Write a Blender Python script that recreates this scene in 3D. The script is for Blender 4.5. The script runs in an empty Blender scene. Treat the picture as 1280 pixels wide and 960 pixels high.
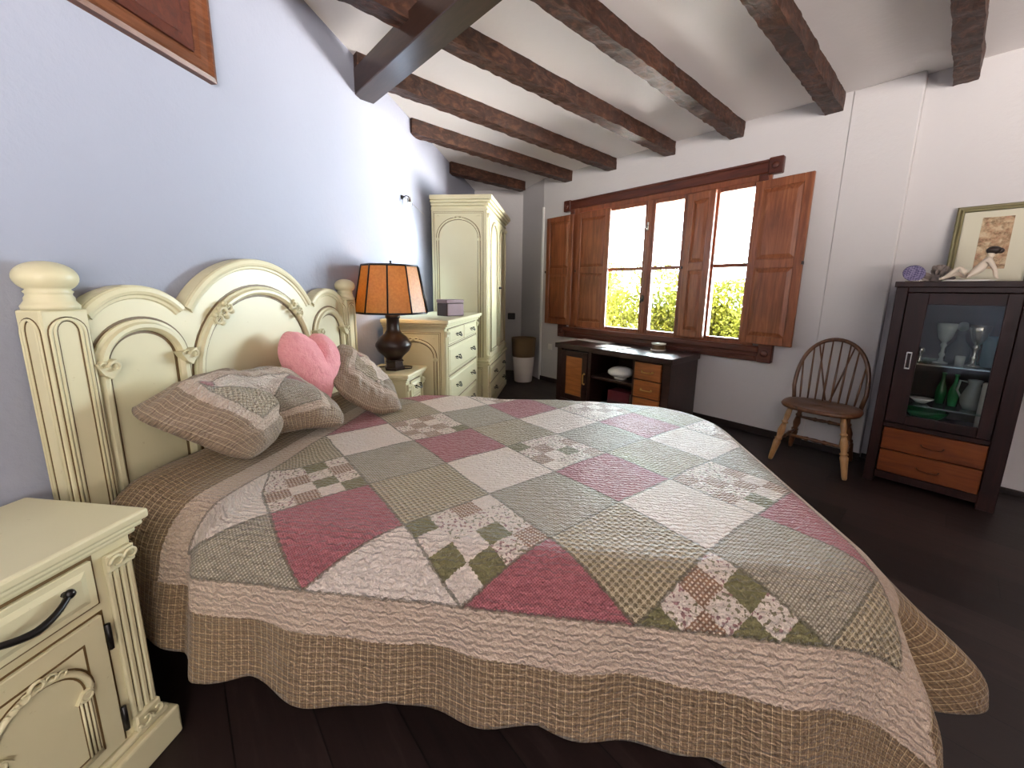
import bpy, bmesh, math, random
from mathutils import Vector, Matrix, noise
random.seed(7)
PI = math.pi
S = 1.3                      # every length below is written in camera heights (1.3 m) and scaled here
COL = bpy.context.scene.collection
TH = math.radians(-41.65)    # the window wall stands oblique to the headboard wall
LX = Vector((math.cos(TH), math.sin(TH), 0)); LN = Vector((-math.sin(TH), math.cos(TH), 0))
def W(p, n, z=0.0): return LX * p + LN * n + Vector((0, 0, z))

# ------------------------------------------------------------------ mesh builder
class B:
    def __init__(self):
        self.bm = bmesh.new(); self.uv = self.bm.loops.layers.uv.new('UVMap')
    def _fin(self, faces, mi, smooth):
        for f in faces:
            f.material_index = mi; f.smooth = smooth
    def box(self, x0, x1, y0, y1, z0, z1, mi=0, bev=0.0, seg=1, M=None):
        vs = [self.bm.verts.new((x, y, z)) for z in (z0, z1) for y in (y0, y1) for x in (x0, x1)]
        q = [(0, 2, 3, 1), (4, 5, 7, 6), (0, 1, 5, 4), (1, 3, 7, 5), (3, 2, 6, 7), (2, 0, 4, 6)]
        fs = [self.bm.faces.new([vs[i] for i in a]) for a in q]
        for f in fs: f.material_index = mi
        if bev > 0:
            es = list({e for f in fs for e in f.edges})
            r = bmesh.ops.bevel(self.bm, geom=es, offset=bev, segments=seg, affect='EDGES', profile=0.5)
            allv = set(r['verts']) | {v for f in fs if f.is_valid for v in f.verts}
            for f in {f for v in allv for f in v.link_faces}: f.material_index = mi
        else: allv = set(vs)
        if M is not None:
            for v in allv: v.co = M @ v.co
        return self
    def lathe(self, prof, c=(0, 0, 0), seg=20, mi=0, M=None, smooth=True, cap=True, rfun=None):
        rings = []
        for r, z in prof:
            ring = []
            for k in range(seg):
                a = 2 * PI * k / seg; rr = r * (rfun(a, z) if rfun else 1)
                co = Vector((rr * math.cos(a), rr * math.sin(a), z))
                if M is not None: co = M @ co
                ring.append(self.bm.verts.new(co + Vector(c)))
            rings.append(ring)
        fs = []
        for a, b in zip(rings, rings[1:]):
            for k in range(seg): fs.append(self.bm.faces.new((a[k], a[(k + 1) % seg], b[(k + 1) % seg], b[k])))
        if cap:
            fs.append(self.bm.faces.new(rings[0][::-1])); fs.append(self.bm.faces.new(rings[-1]))
        self._fin(fs, mi, smooth); return self
    def tube(self, pts, rad, seg=8, mi=0, smooth=True, cap=True, closed=False):
        pts = [Vector(p) for p in pts]; n = len(pts)
        rs = rad if isinstance(rad, (list, tuple)) else [rad] * n
        tan = []
        for i in range(n):
            a = pts[(i - 1) % n] if (closed or i > 0) else pts[0]
            b = pts[(i + 1) % n] if (closed or i < n - 1) else pts[-1]
            tan.append((b - a).normalized())
        up = Vector((0, 0, 1)) if abs(tan[0].z) < .9 else Vector((1, 0, 0))
        s = tan[0].cross(up).normalized(); rings = []
        for i in range(n):
            s = (s - tan[i] * s.dot(tan[i])).normalized(); u = s.cross(tan[i])
            rings.append([self.bm.verts.new(pts[i] + (s * math.cos(2 * PI * k / seg) + u * math.sin(2 * PI * k / seg)) * rs[i]) for k in range(seg)])
        fs = []
        for i in range(n if closed else n - 1):
            a, b = rings[i], rings[(i + 1) % n]
            for k in range(seg): fs.append(self.bm.faces.new((a[k], b[k], b[(k + 1) % seg], a[(k + 1) % seg])))
        if cap and not closed:
            fs.append(self.bm.faces.new(rings[0])); fs.append(self.bm.faces.new(rings[-1][::-1]))
        self._fin(fs, mi, smooth); return self
    def sweep(self, pts, nrm, prof, mi=0, closed=False, smooth=False):
        """profile (across, out) swept along a path lying in the plane with normal nrm, mitred"""
        pts = [Vector(p) for p in pts]; nrm = Vector(nrm).normalized(); n = len(pts); rings = []
        for i in range(n):
            d0 = (pts[i] - pts[i - 1]).normalized() if (closed or i > 0) else None
            d1 = (pts[(i + 1) % n] - pts[i]).normalized() if (closed or i < n - 1) else None
            if d0 is None: d0 = d1
            if d1 is None: d1 = d0
            t = (d0 + d1).normalized(); side = nrm.cross(t); k = 1 / max(.35, t.dot(d1))
            rings.append([self.bm.verts.new(pts[i] + side * a * k + nrm * b) for a, b in prof])
        fs = []; m = len(prof)
        for i in range(n if closed else n - 1):
            a, b = rings[i], rings[(i + 1) % n]
            for k in range(m): fs.append(self.bm.faces.new((a[k], a[(k + 1) % m], b[(k + 1) % m], b[k])))
        if not closed:
            fs.append(self.bm.faces.new(rings[0][::-1])); fs.append(self.bm.faces.new(rings[-1]))
        self._fin(fs, mi, smooth); return self
    def prism(self, outline, to3, depth, mi=0, smooth_side=False):
        """outline (a,b) mapped by to3(a,b,d) and extruded from d=0 to d=depth"""
        f0 = [self.bm.verts.new(to3(a, b, 0)) for a, b in outline]; f1 = [self.bm.verts.new(to3(a, b, depth)) for a, b in outline]
        fs = [self.bm.faces.new(f0[::-1]), self.bm.faces.new(f1)]; n = len(outline)
        self._fin(fs, mi, False); sd = []
        for k in range(n): sd.append(self.bm.faces.new((f0[k], f0[(k + 1) % n], f1[(k + 1) % n], f1[k])))
        self._fin(sd, mi, smooth_side); return self
    def ball(self, c, r, mi=0, seg=12, sc=(1, 1, 1), M=None):
        m = Matrix.Translation(Vector(c)) @ (M or Matrix()) @ Matrix.Diagonal((r * sc[0], r * sc[1], r * sc[2], 1))
        rr = bmesh.ops.create_uvsphere(self.bm, u_segments=seg, v_segments=max(6, seg * 2 // 3), radius=1, matrix=m)
        for f in {f for v in rr['verts'] for f in v.link_faces}: f.material_index = mi; f.smooth = True
        return self
    def build(self, name, mats, parent=None, loc=(0, 0, 0), rotz=0.0, fix=True):
        if fix: bmesh.ops.recalc_face_normals(self.bm, faces=self.bm.faces)
        for v in self.bm.verts: v.co *= S
        me = bpy.data.meshes.new(name); self.bm.to_mesh(me); self.bm.free()
        for m in (mats if isinstance(mats, (list, tuple)) else [mats]): me.materials.append(m)
        o = bpy.data.objects.new(name, me); COL.objects.link(o)
        o.location = Vector(loc) * S; o.rotation_euler.z = rotz
        if parent is not None: o.parent = parent
        return o
def tag(o, label=None, cat=None, group=None, kind=None):
    if label: o['label'] = label
    if cat: o['category'] = cat
    if group: o['group'] = group
    if kind: o['kind'] = kind
    return o
def thing(name, label, cat, loc=(0, 0, 0), rotz=0.0, group=None, kind=None):
    e = bpy.data.objects.new(name, None); COL.objects.link(e); e.empty_display_size = .05
    e.location = Vector(loc) * S; e.rotation_euler.z = rotz
    return tag(e, label, cat, group, kind)

# ------------------------------------------------------------------ node helpers
class N:
    """wraps a shader socket (or number) so that patterns can be written as arithmetic"""
    def __init__(s, nt, v): s.nt = nt; s.v = v
    def _m(s, op, *a):
        n = s.nt.nodes.new('ShaderNodeMath'); n.operation = op
        for i, x in enumerate((s,) + a):
            x = x.v if isinstance(x, N) else x
            if isinstance(x, (int, float)): n.inputs[i].default_value = x
            else: s.nt.links.new(x, n.inputs[i])
        return N(s.nt, n.outputs[0])
    def __add__(s, o): return s._m('ADD', o)
    def __sub__(s, o): return s._m('SUBTRACT', o)
    def __mul__(s, o): return s._m('MULTIPLY', o)
    def __truediv__(s, o): return s._m('DIVIDE', o)
    def lt(s, o): return s._m('LESS_THAN', o)
    def gt(s, o): return s._m('GREATER_THAN', o)
    def max(s, o): return s._m('MAXIMUM', o)
    def min(s, o): return s._m('MINIMUM', o)
    def floor(s): return s._m('FLOOR')
    def fract(s): return s._m('FRACT')
    def round(s): return s._m('ROUND')
    def abs(s): return s._m('ABSOLUTE')
    def sin(s): return s._m('SINE')
    def mod(s, o): return s._m('FLOORED_MODULO', o)
    def eq(s, o): return (s - o).abs().lt(.3)
def lin(c):
    return tuple(((x / 255) / 12.92 if x / 255 <= .04045 else ((x / 255 + .055) / 1.055) ** 2.4) for x in c) + (1,)
class MT:
    def __init__(s, name):
        s.m = bpy.data.materials.new(name); s.m.use_nodes = True; s.nt = s.m.node_tree
        s.b = s.nt.nodes['Principled BSDF']; s.out = s.nt.nodes['Material Output']
    def node(s, t, **k):
        n = s.nt.nodes.new(t)
        for a, v in k.items(): setattr(n, a, v)
        return n
    def link(s, a, b): s.nt.links.new(a.v if isinstance(a, N) else a, b)
    def coord(s, what='Object', scale=None, rot=None):
        c = s.node('ShaderNodeTexCoord').outputs[what]
        if scale or rot:
            mp = s.node('ShaderNodeMapping'); s.link(c, mp.inputs[0])
            if scale: mp.inputs['Scale'].default_value = scale
            if rot: mp.inputs['Rotation'].default_value = rot
            c = mp.outputs[0]
        return c
    def noise(s, vec, scale, detail=3, rough=.5, dist=0):
        n = s.node('ShaderNodeTexNoise'); s.link(vec, n.inputs['Vector'])
        n.inputs['Scale'].default_value = scale; n.inputs['Detail'].default_value = detail
        n.inputs['Roughness'].default_value = rough; n.inputs['Distortion'].default_value = dist
        return N(s.nt, n.outputs['Fac'])
    def ramp(s, fac, stops):
        n = s.node('ShaderNodeValToRGB'); s.link(fac, n.inputs[0]); e = n.color_ramp.elements
        while len(e) < len(stops): e.new(.5)
        for i, (p, c) in enumerate(stops): e[i].position = p; e[i].color = lin(c)
        return n.outputs[0]
    def mix(s, fac, a, b):
        n = s.node('ShaderNodeMix', data_type='RGBA')
        for x, i in ((fac, 0), (a, 6), (b, 7)):
            x = x.v if isinstance(x, N) else x
            if isinstance(x, tuple): n.inputs[i].default_value = x
            elif isinstance(x, (int, float)): n.inputs[i].default_value = x
            else: s.nt.links.new(x, n.inputs[i])
        return n.outputs[2]
    def col(s, c):
        if isinstance(c, tuple): s.b.inputs['Base Color'].default_value = c
        else: s.link(c, s.b.inputs['Base Color'])
        return s
    def rough(s, r, spec=.5):
        s.b.inputs['Specular IOR Level'].default_value = spec
        if isinstance(r, (int, float)): s.b.inputs['Roughness'].default_value = r
        else: s.link(r, s.b.inputs['Roughness'])
        return s
    def bump(s, h, strength=.3, dist=.01):
        n = s.node('ShaderNodeBump'); n.inputs['Strength'].default_value = strength; n.inputs['Distance'].default_value = dist
        s.link(h, n.inputs['Height']); s.link(n.outputs[0], s.b.inputs['Normal']); return s
def plain(name, c, rough=.5, spec=.5, metal=0.0, var=.0):
    t = MT(name)
    if var:
        f = t.noise(t.coord(), 9, 3); cc = lin(c); dk = tuple(x * (1 - var) for x in cc[:3]) + (1,)
        t.col(t.mix(f, dk, cc))
    else: t.col(lin(c))
    t.rough(rough, spec); t.b.inputs['Metallic'].default_value = metal
    return t.m
def plaster(name, c, bs=.35):
    t = MT(name); v = t.coord()
    n1 = t.noise(v, 28, 5, .6); n2 = t.noise(v, 2.2, 2)
    cc = lin(c); t.col(t.mix(n2, tuple(x * .95 for x in cc[:3]) + (1,), cc)).rough(.75, .25)
    t.bump(n1 + n2 * 2, bs, .008); return t.m
def wood(name, dark, mid, light, rough=.4, spec=.5, axis=(18, 18, 1.2), bump=.12, scale=2.0):
    t = MT(name); v = t.coord('Object', scale=axis)
    n = t.noise(v, scale, 5, .6, 1.2); n2 = t.noise(t.coord(), 3, 2)
    t.col(t.ramp(n * .8 + n2 * .25, [(.3, dark), (.52, mid), (.75, light)])).rough(rough, spec)
    t.bump(n, bump, .004); return t.m
def cream_mat():
    t = MT('cream_antique_paint'); v = t.coord()
    n = t.noise(v, 2.5, 3); n2 = t.noise(v, 40, 4, .7)
    t.col(t.mix(n2.gt(.70) * .35, t.mix(n, lin((202, 195, 158)), lin((215, 208, 174))), lin((170, 154, 116)))).rough(.38, .45)
    t.bump(n2, .05, .003); return t.m
M = {}
M['wall'] = plaster('white_plaster', (203, 200, 200)); M['walld'] = plaster('bounce_cut_plaster', (120, 100, 84)); M['wall1'] = plaster('cool_light_plaster', (154, 158, 173)); M['ceil'] = plaster('ceiling_plaster', (244, 240, 238), .2)
M['cream'] = cream_mat(); M['glaze_shade'] = plain('brown_glaze_and_gap_shade', (100, 78, 44), .5)  # the brown serves antique glaze lines and painted gap shade
M['iron'] = plain('black_iron', (26, 24, 24), .3, .6, .5)
M['beam'] = wood('rough_hewn_beam', (26, 13, 9), (60, 35, 24), (108, 72, 54), .55, .4, (5, 2.2, 5), .9, 5)
M['planed'] = wood('planed_dark_beam', (34, 21, 16), (48, 31, 24), (62, 41, 32), .3, .5, (2, 14, 14), .05)
M['mahog'] = wood('dark_window_wood', (46, 20, 14), (78, 36, 24), (98, 50, 34), .4, .5, (1.2, 14, 14), .1)
M['sash'] = wood('sash_wood', (84, 44, 28), (118, 66, 42), (140, 84, 56), .35, .5, (12, 12, 1.2), .1)
M['shut'] = wood('shutter_wood', (84, 43, 24), (124, 70, 42), (154, 96, 62), .35, .5, (14, 14, 1.1), .08)
M['hatchw'] = wood('varnished_pine_frame', (58, 30, 18), (96, 56, 34), (128, 80, 54), .42, .35, (14, 1.2, 14), .1)
M['wenge'] = wood('dark_wenge_wood', (26, 13, 11), (42, 23, 19), (54, 33, 27), .34, .35, (1.2, 12, 12), .06)
M['cabw'] = wood('black_brown_cabinet_wood', (20, 8, 7), (34, 15, 12), (44, 22, 18), .42, .28, (12, 12, 1.2), .06)
M['honey'] = wood('honey_wood', (108, 58, 26), (142, 82, 40), (166, 102, 56), .3, .5, (1.2, 12, 12), .06)
M['amber'] = wood('amber_drawer_wood', (70, 30, 10), (104, 50, 17), (124, 66, 28), .35, .4, (1.2, 12, 12), .06)
M['oak'] = wood('windsor_brown_wood', (54, 32, 20), (92, 58, 36), (124, 84, 54), .3, .5, (12, 12, 1.5), .06)
M['oakp'] = wood('pale_windsor_leg_wood', (110, 78, 46), (150, 112, 72), (176, 138, 94), .35, .5, (12, 12, 1.5), .06)
M['brass'] = plain('brass', (190, 150, 90), .3, .5, .9); M['chrome'] = plain('chrome', (210, 208, 200), .25, .5, 1.0)
M['white'] = plain('white_ceramic', (232, 230, 224), .25, .5); M['black'] = plain('black_void', (10, 9, 9), .6)

def floor_mat():
    t = MT('dark_plank_floor'); c = t.coord('Object', rot=(0, 0, math.radians(41.65)))
    sep = t.node('ShaderNodeSeparateXYZ'); t.link(c, sep.inputs[0])
    x, y = N(t.nt, sep.outputs[0]), N(t.nt, sep.outputs[1])
    row = (y / .2).floor(); fx = (x / 1.6 + row * .37); ry = (y / .2).fract()
    seam = (ry.lt(.02)).max(fx.fract().lt(.0025))
    wn = t.node('ShaderNodeTexWhiteNoise', noise_dimensions='2D'); cmb = t.node('ShaderNodeCombineXYZ')
    t.link(row, cmb.inputs[0]); t.link(fx.floor(), cmb.inputs[1]); t.link(cmb.outputs[0], wn.inputs[0])
    mp = t.node('ShaderNodeMapping'); t.link(c, mp.inputs[0]); mp.inputs['Scale'].default_value = (1.5, 16, 1)
    n = t.noise(mp.outputs[0], 2, 5, .6, .8)
    base = t.ramp(n * .7 + N(t.nt, wn.outputs[0]) * .3, [(.25, (24, 17, 16)), (.55, (38, 28, 26)), (.8, (58, 46, 44))])
    t.col(t.mix(seam, base, lin((12, 9, 8)))).rough(n * .2 + .34, .32)
    t.bump(n * .3 - seam, .25, .003); return t.m
M['floor'] = floor_mat()

# patchwork fabric: UV is flat cloth position in half diagonals of the diamond grid
def quilt_mat(name, x0, x1, y0, y1, cw, sc=1.0, pale=0.0, slant=0.0):
    t = MT(name); uvn = t.node('ShaderNodeTexCoord').outputs['UV']
    jn = t.node('ShaderNodeTexNoise'); t.link(uvn, jn.inputs['Vector']); jn.inputs['Scale'].default_value = 22; jn.inputs['Detail'].default_value = 2
    sj = t.node('ShaderNodeSeparateXYZ'); t.link(jn.outputs['Color'], sj.inputs[0])
    sep = t.node('ShaderNodeSeparateXYZ'); t.link(uvn, sep.inputs[0])
    u0, v0 = N(t.nt, sep.outputs[0]), N(t.nt, sep.outputs[1])
    u = u0 + (N(t.nt, sj.outputs[0]) - .5) * .07; v = v0 + (N(t.nt, sj.outputs[1]) - .5) * .07
    p = (u + v) * .5; q = (v - u) * .5; P = p.round(); Q = q.round(); fp = p - P; fq = q - Q
    k = (P * 2 + Q).mod(5)
    seam = (fp.abs().max(fq.abs())).gt(.486)
    # weave / prints
    def stripes(x, f, w): return (x * f).fract().lt(w)
    fp0, fq0 = (u0 + v0) * .5, (v0 - u0) * .5
    plaidD = t.mix(stripes(fp0, 20, .30).max(stripes(fq0, 20, .30)), lin((170, 156, 126)), lin((116, 102, 74)))
    plaidD = t.mix(stripes(fp0 + .025, 20, .16).max(stripes(fq0 + .025, 20, .16)) * .8, plaidD, lin((204, 190, 162)))
    grey = t.mix(stripes(fp0, 38, .45), lin((150, 141, 122)), lin((196, 188, 170)))
    grey = t.mix(stripes(fq0, 38, .4), grey, lin((128, 118, 98)))
    pink = t.mix(stripes(fp0, 52, .4).max(stripes(fq0, 52, .4)), lin((132, 66, 72)), lin((168, 100, 106)))
    white = t.mix(t.noise(uvn, 14, 2), lin((222, 206, 192)), lin((238, 226, 214)))
    fl = t.node('ShaderNodeTexVoronoi'); t.link(uvn, fl.inputs['Vector']); fl.inputs['Scale'].default_value = 9
    fn = t.noise(uvn, 20, 2)
    flor = t.mix((fn * 1.0).gt(.56), lin((228, 214, 200)), t.mix(t.noise(uvn, 5, 1).gt(.5), lin((150, 112, 108)), lin((132, 124, 96))))
    gp = ((fp + .5) * 4).floor(); gq = ((fq + .5) * 4).floor()
    wn = t.node('ShaderNodeTexWhiteNoise', noise_dimensions='3D'); cb = t.node('ShaderNodeCombineXYZ')
    t.link(gp + P * 4, cb.inputs[0]); t.link(gq + Q * 4, cb.inputs[1]); cb.inputs[2].default_value = 3.3
    t.link(cb.outputs[0], wn.inputs[0]); r = N(t.nt, wn.outputs[0])
    check = t.mix(stripes(fp0, 30, .5).max(stripes(fq0, 30, .5)), lin((224, 208, 188)), lin((138, 104, 80)))
    olive = t.mix(t.noise(uvn, 60, 2), lin((92, 88, 50)), lin((128, 122, 84)))
    odd = (gp + gq).mod(2).gt(.5)
    nine = t.mix(odd, t.mix(r.gt(.65), flor, white), t.mix(r.gt(.36), olive, t.mix(r.gt(.70), check, flor)))
    c = t.mix(k.eq(1), pink, nine); c = t.mix(k.eq(2), c, plaidD); c = t.mix(k.eq(3), c, grey); c = t.mix(k.eq(4), c, white)
    c = t.mix(seam * .75, c, lin((92, 86, 66)))
    # borders
    d = (u - x1).max((u * -1) + x0).max(v - y1).max((v * -1) + y0)
    cream = t.mix(t.noise(uvn, 40, 3), lin((164, 143, 124)), lin((206, 187, 168)))
    pl = t.mix(stripes(u0, 22, .45), lin((128, 107, 80)), lin((102, 82, 58)))
    pl = t.mix(stripes(v0, 28, .4) * .5, pl, lin((84, 65, 46)))
    pl = t.mix(stripes(u0 + .03, 11, .10) * .8, pl, lin((196, 178, 142)))
    pl = t.mix(stripes(v0 + .02, 14, .11) * .6, pl, lin((178, 158, 124)))
    pl = t.mix(t.noise(uvn, 70, 2).gt(.56) * .5, pl, lin((104, 80, 60)))
    wide = N(t.nt, u.v) * slant + (cw if not slant else .60)
    onnear = (v * -1 + y0).gt(d - .001) if slant else None
    cwn = (onnear * (wide - cw) + cw) if slant else wide
    c = t.mix(d.gt(0.0), c, t.mix((d - cwn).gt(0.0), cream, pl))
    c = t.mix(((d.abs()).lt(.02)) * .7, c, lin((92, 82, 64)))
    spk = t.noise(uvn, 62 * sc, 3, .7)
    c = t.mix((spk.gt(.53)) * .38, c, t.mix(.55, c, lin((58, 46, 36))))
    c = t.mix(pale, c, lin((226, 208, 196)))
    t.col(c).rough(.46, .5); t.b.inputs['Sheen Weight'].default_value = .15; t.b.inputs['Sheen Roughness'].default_value = .4
    # quilted puckers run across the bed in wavy channels
    wv = t.node('ShaderNodeTexWave', wave_type='BANDS', bands_direction='Y'); t.link(uvn, wv.inputs[0])
    wv.inputs['Scale'].default_value = 3.6 * sc; wv.inputs['Distortion'].default_value = 6.0; wv.inputs['Detail'].default_value = 2.0; wv.inputs['Detail Scale'].default_value = 3.2
    h = N(t.nt, wv.outputs['Fac']) * .8 + t.noise(uvn, 20 * sc, 3, .6) * .8
    edge = (seam.max((d.abs()).lt(.03))) * -.9
    t.bump((h * ((d - cwn).gt(0.0) * (-.25) + d.gt(0.0) * (-.5) + 1.0)) + edge, .8, .016); return t.m
M['quilt'] = quilt_mat('patchwork_quilt', -5.0, 4.0, 0.0, 8.0, .42, slant=.03)
M['sham'] = quilt_mat('patchwork_sham', .86, 3.34, .86, 2.24, .26, 1.0, .10)

# ------------------------------------------------------------------ the setting
XW = -1.14; ZC = 2.19; NW = 3.115; NP = 3.109; NR = 3.17
def struct(o): o['kind'] = 'structure'; return o
b = B(); b.box(-1.6, 4.6, -2.9, 6.4, -.12, 0); struct(b.build('floor', M['floor']))
b = B(); b.box(-1.6, 4.6, -2.9, 6.4, ZC, ZC + .12); struct(b.build('ceiling', M['ceil']))
def polywall(name, pts, z0, z1, mat, thick=.14):
    """vertical wall following plan points, thickness grows to the left of travel"""
    b = B(); pts = [Vector((p[0], p[1], 0)) for p in pts]; ring = []
    for i, p in enumerate(pts):
        d0 = (pts[i] - pts[i - 1]).normalized() if i else None; d1 = (pts[i + 1] - pts[i]).normalized() if i < len(pts) - 1 else None
        d0 = d0 or d1; d1 = d1 or d0; t = (d0 + d1).normalized(); nn = Vector((-t.y, t.x, 0)); k = 1 / max(.4, t.dot(d1))
        ring.append((p, p + nn * thick * k))
    for (a, a2), (c, c2) in zip(ring, ring[1:]):
        v = [b.bm.verts.new((q.x, q.y, z)) for z in (z0, z1) for q in (a, c, c2, a2)]
        for f in ((0, 1, 2, 3), (4, 5, 6, 7), (0, 1, 5, 4), (1, 2, 6, 5), (2, 3, 7, 6), (3, 0, 4, 7)): b.bm.faces.new([v[i] for i in f])
    bmesh.ops.remove_doubles(b.bm, verts=b.bm.verts, dist=1e-5)
    return struct(b.build(name, mat))
PE = -3.135                                     # left end of the window wall
c0 = W(PE, NW)
polywall('wall_left', [(XW, -2.7), (XW, 4.92)], 0, ZC, M['wall1'])  # white wall with the bluish, dimmer daylight put into its colour
polywall('wall_corner', [(XW, 4.86), (-.55, 4.86), (c0.x, c0.y)], 0, ZC, M['wall'])
# window wall, built in its own frame with the opening left free
OP = (-2.66, -.99, .62, 1.80)
def w2box(b, p0, p1, n0, n1, z0, z1, mi=0, bev=0): b.box(p0, p1, n0, n1, z0, z1, mi, bev)
b = B()
w2box(b, PE, OP[0], NW, NW + .16, 0, ZC); w2box(b, OP[1], -.578, NW, NW + .16, 0, ZC)
w2box(b, OP[0], OP[1], NW, NW + .16, 0, OP[2]); w2box(b, OP[0], OP[1], NW, NW + .16, OP[3], ZC)
struct(b.build('wall_back', M['wall'], rotz=TH))
b = B(); w2box(b, -.585, -.283, NP, NW + .2, 0, ZC, 0, .006); struct(b.build('wall_pier', M['wall'], rotz=TH))
b = B(); w2box(b, -.30, 1.62, NR, NR + .14, 0, ZC); struct(b.build('wall_recess', M['wall'], rotz=TH))
e = W(1.5, NR)
polywall('wall_right', [(e.x, e.y + .05), (e.x, -2.7)], 0, ZC, M['walld'])  # unseen wall, coloured brown to cut the light it bounces
# wall behind the photographer with an unseen opening added to let in fill light
b = B(); b.box(XW - .14, -.2, -2.74, -2.6, 0, ZC); b.box(2.2, e.x + .14, -2.74, -2.6, 0, ZC); b.box(-.2, 2.2, -2.74, -2.6, 1.75, ZC); b.box(-.2, 2.2, -2.74, -2.6, 0, .52)
struct(b.build('wall_front', M['walld']))  # brown here too, so that it bounces less light
bbm = plain('dark_skirting', (30, 20, 18), .4)
b = B(); w2box(b, PE, -.585, NW - .012, NW, 0, .05, 0, .003); struct(b.build('baseboard_back', bbm, rotz=TH))
b = B(); w2box(b, -.588, -.280, NP - .012, NP, 0, .042, 0, .003); struct(b.build('baseboard_pier', bbm, rotz=TH))
b = B(); w2box(b, -.28, 1.5, NR - .012, NR, 0, .03, 0, .003); struct(b.build('baseboard_recess', bbm, rotz=TH))
b = B(); b.box(XW, XW + .012, -2.6, 4.8, 0, .05, 0, .003); struct(b.build('baseboard_left', bbm))
b = B(); w2box(b, PE - .012, PE + .016, NW - .014, NW + .03, 0, 1.9, 0, .004); struct(b.build('trim_corner', plain('white_corner_bead', (232, 232, 228), .5), rotz=TH))

# rough rafters and the planed cross beam
def rafter(p, n0, n1, w=.088, z0=2.095, seed=0):
    b = B(); segs = max(8, int((n1 - n0) / .022)); rings = []; m = 5
    for i in range(segs + 1):
        n = n0 + (n1 - n0) * i / segs; ring = []
        def pt(a, z):
            o = noise.noise(Vector((a * 8 + seed * 5, n * 9, z * 9))) * .006 + noise.noise(Vector((a * 30 + seed, n * 26, z * 30))) * .004
            oz = noise.noise(Vector((a * 28 + 9 + seed * 3, n * 22, z * 6))) * .006
            return (p + a + o, n, z + oz)
        top = [(-w / 2, ZC + .01)] + [(-w / 2, z0 + (ZC - z0) * (1 - k / m)) for k in range(m)] + [(-w / 2 + w * k / m, z0) for k in range(m)] + [(w / 2, z0 + (ZC - z0) * k / m) for k in range(m)] + [(w / 2, ZC + .01)]
        for a, z in top: ring.append(b.bm.verts.new(pt(a, z)))
        rings.append(ring)
    for r0, r1 in zip(rings, rings[1:]):
        for k in range(len(r0) - 1): b.bm.faces.new((r0[k], r0[k + 1], r1[k + 1], r1[k]))
    b.bm.faces.new(rings[0]); b.bm.faces.new(rings[-1][::-1])
    return b.build('ceiling_beam', M['beam'], rotz=TH)
RL = [(-3.40, 2.10, 3.04, 'short rough brown ceiling beam above the wardrobe, nearest the corner'),
      (-2.79, 1.40, NW, 'rough brown ceiling beam ending over the left end of the window'),
      (-2.27, .84, NW, 'rough brown ceiling beam ending above the left part of the window'),
      (-1.715, .21, NW, 'rough brown ceiling beam ending above the middle of the window'),
      (-1.215, -.36, NW, 'rough brown ceiling beam ending just above the right half of the window'),
      (-.668, -1.6, NW, 'thick rough brown ceiling beam ending left of the white wall pier'),
      (-.136, -1.6, NR, 'rough brown ceiling beam over the glass cabinet, nearest the right edge')]
for i, (p, n0, n1, lb) in enumerate(RL):
    tag(rafter(p, n0, n1, seed=i * 1.7), lb, 'ceiling beam', 'rough ceiling beams', 'structure')
# cross beam: camera side edge and far edge fitted to the photo
b = B(); L = 4.6
b.box(0, L, 0, .118, 2.005, 2.130, 0, .004)
a0 = Vector((XW - .03, 2.16, 0)); ang = TH + math.radians(1.5)
o = b.build('ceiling_beam', M['planed'], loc=(a0.x, a0.y, 0), rotz=ang)
tag(o, 'smooth dark planed cross beam running from the headboard wall under the rough beams', 'ceiling beam', None, 'structure')

# ------------------------------------------------------------------ window on the oblique wall
win = thing('window_1', 'wide wooden casement window with open brown shutters', 'window', (0, 0, 0), TH, None, 'structure')
def frameobj(name, mats, parent, fn, label=None):
    b = B(); fn(b); o = b.build(name, mats, parent)
    if label: o['label'] = label
    return o
n0 = NW
def hdr(b):
    b.box(-2.74, -.96, n0 - .03, n0, 1.815, 1.895, 0, .006); b.box(-2.72, -.98, n0 - .042, n0, 1.878, 1.897, 0, .004)
    for p in (-2.765, -.935):
        b.box(p - .042, p + .042, n0 - .045, n0, 1.80, 1.905, 0, .005)
        b.lathe([(.0, 0), (.022, 0), (.022, .006), (.014, .012), (0, .012)], (p, n0 - .045, 1.85), 14, 0, Matrix.Rotation(PI / 2, 4, 'X'), cap=False)
    for p in (-2.70, -1.0): b.box(p - .028, p + .028, n0 - .03, n0, 1.73, 1.815, 0, .005)
frameobj('header', M['mahog'], win, hdr)
def sill(b):
    b.box(-2.76, -.90, n0 - .03, n0, .535, .635, 0, .005); b.box(-2.76, -.90, n0 - .06, n0, .60, .645, 0, .008)
    b.box(-2.74, -.92, n0 - .045, n0, .555, .575, 0, .004)
    for p in (-2.79, -.862):
        b.box(p - .045, p + .045, n0 - .05, n0, .535, .67, 0, .005)
        b.lathe([(.0, 0), (.024, 0), (.024, .006), (.014, .012), (0, .012)], (p, n0 - .05, .60), 14, 0, Matrix.Rotation(PI / 2, 4, 'X'), cap=False)
frameobj('sill', M['mahog'], win, sill)
def jambs(b):
    for p0, p1 in ((-2.70, -2.62), (-1.02, -.955)): b.box(p0, p1, n0 - .025, n0 + .12, .63, 1.82, 0, .004)
    b.box(-2.64, -1.0, n0 - .01, n0 + .12, 1.775, 1.82, 0, .004); b.box(-2.64, -1.0, n0 - .01, n0 + .12, .62, .655, 0, .004)
frameobj('frame', M['sash'], win, jambs)
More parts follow.
